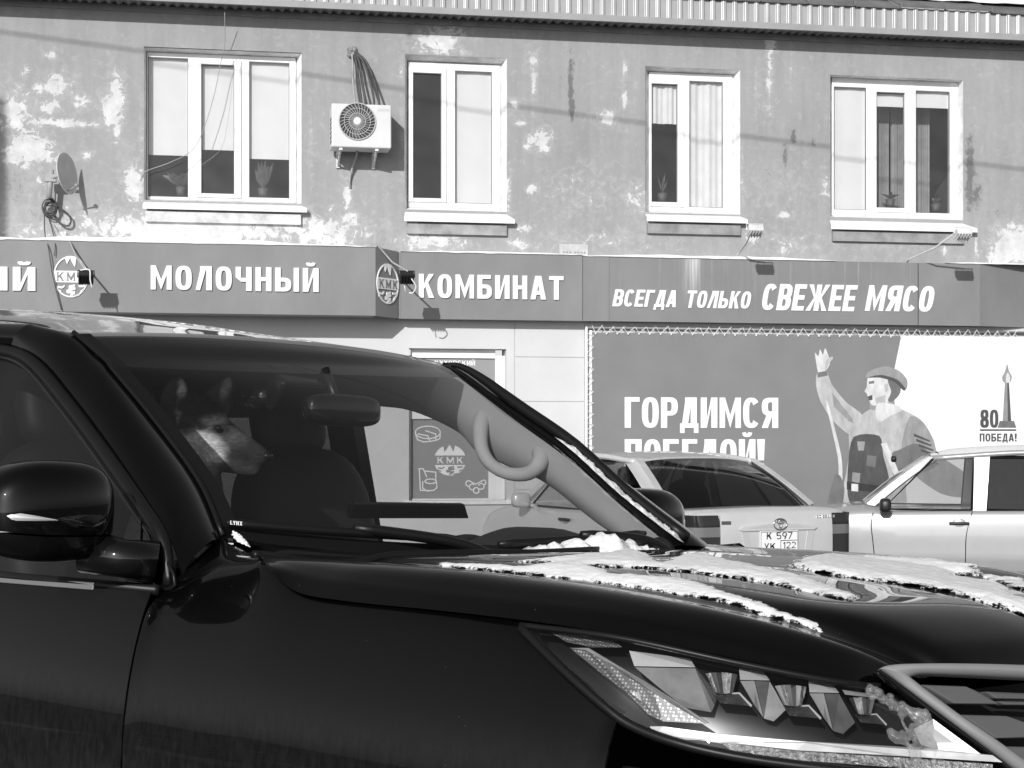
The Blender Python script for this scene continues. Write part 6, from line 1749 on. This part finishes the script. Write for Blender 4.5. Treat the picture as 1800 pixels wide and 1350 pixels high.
# ------------------------------------------------------------------ two parked cars in front of the shop
m_silver = mat('silver car paint', .58, .28, metal=.2, var=.03, coat=.8)
m_pale = mat('pale silver car paint', .35, .30, metal=.2, var=.03, coat=.8)
m_carglass = glass('dark rear glass', .06, .05, .006, .5)
m_clearg = glass('clear car glass', .70, .05, .02, .5)
def make_car(p):
    """x runs from the tail (0) to the nose, y to the left, z up from the road"""
    root = empty(p['name'], p['loc'], p['rz'], p['label'], 'car')
    hw, L_ = p['hw'], p['L']
    body = []
    for x, zb, zt, k, zs in p['st']:          # station: underside, deck height, width factor, shoulder height
        w_ = hw * k
        body.append([V(x, 0, zb), V(x, -w_ * .85, zb), V(x, -w_ * .985, zb + .12), V(x, -w_, zb + (zs - zb) * .45), V(x, -w_ * .995, zb + (zs - zb) * .75), V(x, -w_ * .97, zs - .03), V(x, -w_ * .915, zs + .4 * (zt - zs)), V(x, -w_ * .78, zt - .012), V(x, -w_ * .4, zt), V(x, 0, zt + .006)])
    G = loft(body, 34, 90)
    full_ = [r + list(reversed([V(q.x, -q.y, q.z) for q in r[:-1]])) for r in G]
    mb_ = MB().grid(full_)
    k0 = [r for r in (full_[0], full_[-1])]
    mb_.add(k0[0], [tuple(range(len(k0[0])))]); mb_.add(k0[1], [tuple(range(len(k0[1])))])
    b_ = mb_.build('body', p['paint'], root, True)
    # cabin
    gh_ = p['gh']
    R0, R1 = gh_['roof']            # (x, z, halfwidth) rear and front edge of the roof
    rf_ = []
    for f in np.linspace(0, 1, 9):
        x = R0[0] + (R1[0] - R0[0]) * f; z = R0[1] + (R1[1] - R0[1]) * f + gh_['crown'] * math.sin(math.pi * f); w_ = R0[2] + (R1[2] - R0[2]) * f + .02 * math.sin(math.pi * f)
        rf_.append([V(x, q * w_, z - .045 * abs(q) ** 3) for q in np.linspace(-1, 1, 17)])
    MB().grid(rf_).build('roof', p['paint'], root, True, solid=.02)
    RB, WB = gh_['rear'], gh_['wind']           # base of rear screen / windscreen: (x, z, halfwidth)
    def screen(base, top, name, m, frame=.05):
        rows = []
        for j in range(9):
            t = j / 8
            row = []
            for q in np.linspace(-1, 1, 17):
                wb, wt = base[2] - frame * 1.1, top[2] - frame
                y = q * (wb + (wt - wb) * t)
                out = (1 - q * q) * .05 * (1 if top[0] > base[0] else -1) * -1 * (1 - t * .5)
                row.append(V(base[0] + (top[0] - base[0]) * t + out, y, base[1] + (top[1] - base[1]) * t + .035 * math.sin(math.pi * t) + (.035 * (1 - abs(q) ** 3) * t - .0)))
            rows.append(row)
        return MB().grid(rows).build(name, m, root, True)
    screen(RB, (R0[0], R0[1] - .05, R0[2]), 'rear_screen', m_carglass)
    screen(WB, (R1[0], R1[1] - .05, R1[2]), 'windscreen', m_clearg)
    for s in (1, -1):
        def bar(a, b2, wid, name, bulge=.02):
            # pillar between a foot and a head, wid along x and in towards the screen
            (xa, za, ya), (xb, zb, yb) = a, b2
            rows = []
            for t in np.linspace(0, 1, 9):
                c_ = V(xa + (xb - xa) * t, s * (ya + (yb - ya) * t), za + (zb - za) * t + bulge * math.sin(math.pi * t))
                rows.append([c_ + V(wid[0], -s * .055, -.0), c_ + V(wid[0] * .5, s * .002, .012), c_ + V(0, s * .006, 0), c_ + V(-wid[1], s * .004, -.012), c_ + V(-wid[1], -s * .03, -.03)])
            MB().grid(rows).build(name, p['paint'], root, True, solid=.01)
        yb_ = hw * .90
        fw = WB[0] > R1[0]
        bar((RB[0], RB[1], RB[2] + .02), (R0[0], R0[1] - .035, R0[2]), (-.05, -gh_['cp']), 'rear_pillar')
        bar((WB[0], WB[1], WB[2] + .03), (R1[0], R1[1] - .035, R1[2]), (.05, .06), 'windscreen_pillar')
        # side glass between belt and roof line
        xr0, xr1 = R0[0], R1[0]
        belt = gh_['belt']
        def side(x0b, x1b, x0t, x1t, m, name):
            P_ = [V(x0b, s * yb_, belt), V(x1b, s * yb_, belt + .01), V(x1t, s * (R1[2] + .012), gh_['sidez']), V(x0t, s * (R1[2] + .012), gh_['sidez'])]
            rows = [[P_[0] * (1 - f) + P_[1] * f for f in np.linspace(0, 1, 6)], [P_[3] * (1 - f) + P_[2] * f for f in np.linspace(0, 1, 6)]]
            MB().grid(rows).build(name, m, root)
            MB().tube(P_ + P_[:1], .014, 6).build('window_seal', m_satin, root, True)
        for (x0b, x1b, x0t, x1t, mm, nm) in gh_['sides']:
            side(x0b, x1b, x0t, x1t, mm, nm)
        xb = gh_['bp']
        MB().prism([V(xb[0], s * (yb_ + .006), belt - .01), V(xb[1], s * (yb_ + .006), belt - .01), V(xb[3], s * (R1[2] + .02), gh_['sidez'] + .02), V(xb[2], s * (R1[2] + .02), gh_['sidez'] + .02)], (0, -s * .03, 0)).build('door_pillar', p['paint'], root)
        MB().tube(cr([V(R0[0], s * (R0[2] - .0), R0[1] - .045), V((R0[0] + R1[0]) / 2, s * ((R0[2] + R1[2]) / 2 + .02), (R0[1] + R1[1]) / 2 + gh_['crown'] - .045), V(R1[0], s * R1[2], R1[1] - .045)], 16), .028, 8).build('roof_rail', p['paint'], root, True)
        for x in gh_['seams']:
            pts = [V(xx, s * (hw * (1.0 + .004)), zz) for xx, zz in x]
            yw = lambda zz: hw * float(np.interp(zz, [.3, .5, .65, .80, .92], [1.002, 1.002, .999, .985, .93]))
            MB().tube(cr([V(xx, s * (yw(zz) - .0005), zz) for xx, zz in x], 14), .005, 5).build('door_seam', m_void, root)
        for hx, hz in gh_['handles']:
            hb = MB().obox((hx, s * hw * 1.008, hz), .20, .03, .028).build('handle', m_black, root, True, bevel=.008)
            MB().ball((hx, s * hw * .985, hz), .07, .012, .05, 16, 10).build('handle_cup', p['paint'], root, True)
        mx = gh_['mirror']
        MB().ball((mx[0], s * (hw + .09), mx[1]), .06, .10, .075, 18, 12, e=.6).tube([(mx[0], s * (hw + .02), mx[1] - .05), (mx[0] - .02, s * hw * .90, mx[1] - .06)], .022, 7).build('mirror', m_black if p['blackmirror'] else p['paint'], root, True)
        for wx in p['wheels']:
            n = 30; prof = [(.19, .06), (.25, .10), (.295, .09), (.305, .06), (.305, -.06), (.295, -.09), (.25, -.10), (.19, -.06)]
            rows = [[V(wx + r_ * math.cos(2 * math.pi * k / n), s * (hw - .08) + d_, .305 + r_ * math.sin(2 * math.pi * k / n)) for k in range(n)] for r_, d_ in prof]
            wh = MB().grid(rows, True).build('wheel', m_tyre, root, True)
            MB().ball((wx, s * (hw - .04), .305), .18, .03, .18, 20, 10).build('rim', m_rim, wh, True)
    # seats and dash inside
    for y in (-.36, .36):
        MB().ball((gh_['seatx'], y, belt - .05), .10, .22, .34, 16, 12, rt(12), .6).ball((gh_['seatx'] - .08, y, belt + .32), .05, .12, .09, 14, 10, None, .6).build('seat', m_cab, root, True)
    MB().box(RB[0] - .05, -hw * .84, belt - .10, WB[0], hw * .84, belt - .04).build('cabin_floor', m_cab, root)
    MB().ball((gh_['seatx'] + 1.0, 0, gh_['sidez'] - .02), .03, .11, .035, 14, 8, None, .6).build('rear_view_mirror', m_black, root, True)
    return root
# sedan, tail towards the camera
psi = R(26)
F_ = V(-math.sin(psi), math.cos(psi), 0)
DC = 14.5
tail = V((1364 - 900) / FPX * DC, DC, 0)
sedan_z = -.15
sed = make_car(dict(name='parked_sedan', loc=(tail.x, tail.y, sedan_z), rz=math.atan2(F_.y, F_.x), label='silver sedan parked tail towards the camera with a dark rear window and number plate', hw=.845, L=4.4, paint=m_silver, blackmirror=False, wheels=(.95, 3.55),
    st=[(0.0, .34, .915, .86, .86), (.03, .28, .965, .92, .90), (.10, .22, .995, .965, .92), (.30, .20, .998, .99, .93), (.62, .18, .985, 1.0, .935), (1.2, .18, .94, 1.0, .93), (2.4, .18, .92, 1.0, .91), (3.2, .18, .93, 1.0, .91), (3.45, .18, .94, .995, .90), (4.0, .20, .86, .96, .82), (4.28, .24, .74, .90, .70), (4.40, .34, .62, .80, .60)],
    gh=dict(roof=((1.30, 1.42, .63), (2.62, 1.42, .60)), crown=.045, rear=(.56, .985, .755), wind=(3.32, .955, .72), cp=.15, belt=.915, sidez=1.375,
            sides=[(2.12, 3.10, 2.06, 2.58, m_clearg, 'front_window'), (1.12, 2.02, 1.48, 1.98, m_clearg, 'rear_window')], bp=(2.02, 2.12, 1.97, 2.06),
            seams=[[(3.12, .90), (3.10, .6), (3.08, .3)], [(2.07, .90), (2.06, .6), (2.06, .3)]], handles=[(2.25, .82), (1.25, .83)], mirror=(3.0, .98), seatx=1.95)))
# tail details on the sedan
def rear(y, z, d=0.0): 
    x = .0 - .0
    k = float(np.interp(abs(y), [0, .5, .70, .78, .845], [-.03, -.02, .0, .02, .10]))
    zz = float(np.interp(z, [.35, .80, .93, .985], [.0, .0, .012, .05]))
    return V(k + zz - d, y, z)
lid = MB(); rows = [[rear(y, z, .012) for y in np.linspace(-.57, .57, 21)] for z in (.60, .70, .80, .88, .93, .965)]
lid.grid(rows).build('boot_lid', m_silver, sed, True, solid=.01)
gn = MB()
gpts = [(-.37, .805), (-.40, .825), (-.36, .852), (-.12, .868), (0, .872), (.12, .868), (.36, .852), (.40, .825), (.37, .805)]
gn.prism([rear(y, z, .030) for y, z in gpts], (.03, 0, 0)).build('boot_garnish', m_silver, sed, bevel=.008)
m_rec = mat('plate recess paint', .55, .3, metal=.2)
for s in (-1, 1):
    MB().prism([rear(s * .37, .805, .018), rear(s * .30, .80, .016), rear(s * .27, .62, .016), rear(s * .33, .62, .018)], (.02, 0, 0)).build('plate_recess', m_rec, sed)
pb = MB().prism([rear(-.195, .63, .024), rear(.195, .63, .024), rear(.195, .805, .024), rear(-.195, .805, .024)], (.006, 0, 0)).build('number_plate', m_white, sed, bevel=.002)
pl_ = lambda y, z: rear(-y, z, .0255)          # the car's left is picture left: +y reads right to left
tx = MB(); lettering(tx, 'К 597', pl_, -.13, .735, .13, .792, .09, .09, gap=.14, depth=.0012, dirv=(-1, 0, 0))
tx.build('lettering', m_black, pb); tx = MB()
lettering(tx, 'УК', pl_, -.155, .648, -.045, .702, .10, .09, gap=.16, depth=.0012, dirv=(-1, 0, 0))
tx.build('lettering', m_black, pb); tx = MB()
lettering(tx, '122', pl_, .035, .655, .165, .708, .09, .09, gap=.16, depth=.0012, dirv=(-1, 0, 0))
tx.build('lettering', m_black, pb)
fr2 = MB()
for a, b2 in (((-.185, .638), (.185, .638)), ((-.185, .797), (.185, .797)), ((-.187, .638), (-.187, .797)), ((.187, .638), (.187, .797)), ((.01, .722), (.187, .722)), ((.01, .638), (.01, .722))):
    fr2.tube([rear(-a[0], a[1], .026), rear(-b2[0], b2[1], .026)], .0022, 4)
fr2.build('plate_border', m_black, pb)
em = MB(); ec = V(-.062, 0, .862)
ell = lambda ry, rz, cy, cz, n=28: [V(-.064, -(cy + ry * math.cos(2 * math.pi * k / n)), .862 + cz + rz * math.sin(2 * math.pi * k / n)) for k in range(n + 1)]
em.tube(ell(.066, .046, 0, 0), .0055, 6, False).tube(ell(.036, .017, 0, .022), .004, 6, False).tube(ell(.015, .036, 0, .006), .004, 6, False)
em.build('emblem', m_chrome, sed, True)
nm = MB(); lettering(nm, 'COROLLA', lambda y, z: rear(-y, z, .0135), .40, .905, .60, .928, .2, .18, gap=.2, depth=.003, dirv=(-1, 0, 0)); nm.build('lettering', m_chrome, sed)
bdg = MB().prism([rear(.56, .865, .014), rear(.47, .865, .014), rear(.47, .895, .014), rear(.56, .895, .014)], (.003, 0, 0)).build('badge', mat('badge', .12, .3, metal=.5), sed)
m_tail = bpy.data.materials.new('tail lamp lens'); m_tail.use_nodes = True
nt = m_tail.node_tree; B = nt.nodes['Principled BSDF']; tc = nt.nodes.new('ShaderNodeTexCoord'); sx = nt.nodes.new('ShaderNodeSeparateXYZ'); nt.links.new(tc.outputs['Object'], sx.inputs[0])
rp = nt.nodes.new('ShaderNodeValToRGB'); rp.color_ramp.interpolation = 'CONSTANT'
els = rp.color_ramp.elements; els[0].position = 0; els[0].color = (.035,) * 3 + (1,); els[1].position = .42; els[1].color = (.16,) * 3 + (1,); e3 = els.new(.66); e3.color = (.02,) * 3 + (1,)
mr = nt.nodes.new('ShaderNodeMapRange'); mr.inputs[1].default_value, mr.inputs[2].default_value = .62, .96; nt.links.new(sx.outputs['Z'], mr.inputs[0]); nt.links.new(mr.outputs[0], rp.inputs[0]); nt.links.new(rp.outputs[0], B.inputs['Base Color'])
B.inputs['Roughness'].default_value = .08
for s in (-1, 1):
    rows = []
    for z in np.linspace(.60, .945, 9):
        t = (z - .60) / .345
        yi = .735 - .10 * (1 - t) ; rows.append([V(float(np.interp(f, [0, .35, .6, 1], [-.012 + .05 * max(0, t - .8), .0 + .05 * max(0, t - .8), .045, .22 - .05 * t])), s * float(np.interp(f, [0, .35, .6, 1], [yi - .15, .755, .805, .846 - .01 * t])), z) for f in np.linspace(0, 1, 12)])
    MB().grid(rows).build('tail_lamp', m_tail, sed, True, solid=.01)
# estate car, side on, nose to the left
DW = 17.6
front_dir = math.atan2(math.sin(R(11)), -math.cos(R(11)))
xb_ = FP(1706, 895, -3.15)[0]
wl_ = V(xb_, -3.15, 0)
wagon_origin = fworld(wl_.x, wl_.y, -.15) - V(math.cos(front_dir), math.sin(front_dir), 0) * 1.95
wag = make_car(dict(name='parked_hatchback', loc=tuple(wagon_origin), rz=front_dir, label='pale silver car parked side-on at the right, nose to the left, snow on its roof', hw=.84, L=4.35, paint=m_pale, blackmirror=True, wheels=(.85, 3.52),
    st=[(0.0, .34, .90, .88, .80), (.05, .25, .93, .95, .84), (.3, .20, .90, 1.0, .86), (1.2, .18, .86, 1.0, .85), (2.2, .18, .85, 1.0, .84), (2.8, .18, .85, 1.0, .83), (3.05, .18, .90, .99, .83), (3.6, .20, .84, .97, .79), (4.1, .24, .76, .92, .70), (4.35, .34, .66, .84, .60)],
    gh=dict(roof=((.30, 1.43, .60), (2.38, 1.425, .60)), crown=.06, rear=(.06, .93, .70), wind=(3.02, .90, .72), cp=.10, belt=.848, sidez=1.385,
            sides=[(1.99, 2.88, 1.96, 2.36, m_clearg, 'front_window'), (.95, 1.84, 1.0, 1.80, m_carglass, 'rear_window'), (.30, .85, .42, .9, m_carglass, 'quarter_window')], bp=(1.84, 1.99, 1.80, 1.955),
            seams=[[(2.98, .82), (3.0, .7), (2.98, .5), (2.96, .3)], [(1.99, .84), (2.05, .6), (2.06, .3)], [(.9, .84), (.86, .6), (.8, .4)]], handles=[(2.12, .72), (1.05, .73)], mirror=(2.86, .90), seatx=1.75)))
# thin snow on the hatchback roof
rows = []
for j in range(7):
    rows.append([wagon_origin + Matrix.Rotation(front_dir, 3, 'Z') @ V(.4 + 1.9 * i / 40, -.55 + 1.1 * j / 6, 1.43 + .06 * math.sin(math.pi * (.4 + 1.9 * i / 40 - .3) / 2.08) - .045 * abs(-1 + j / 3) ** 3 + .004 + (.022 + .010 * noise.noise((i * .3, j, 0))) * min(1, .15 + j * (6 - j) / 5) * min(1, .1 + i * (40 - i) / 120)) for i in range(41)])
tag(MB().grid(rows).build('snow_sheet', m_snow, None, True), 'thin sheet of snow on the roof of the pale silver car', 'snow')
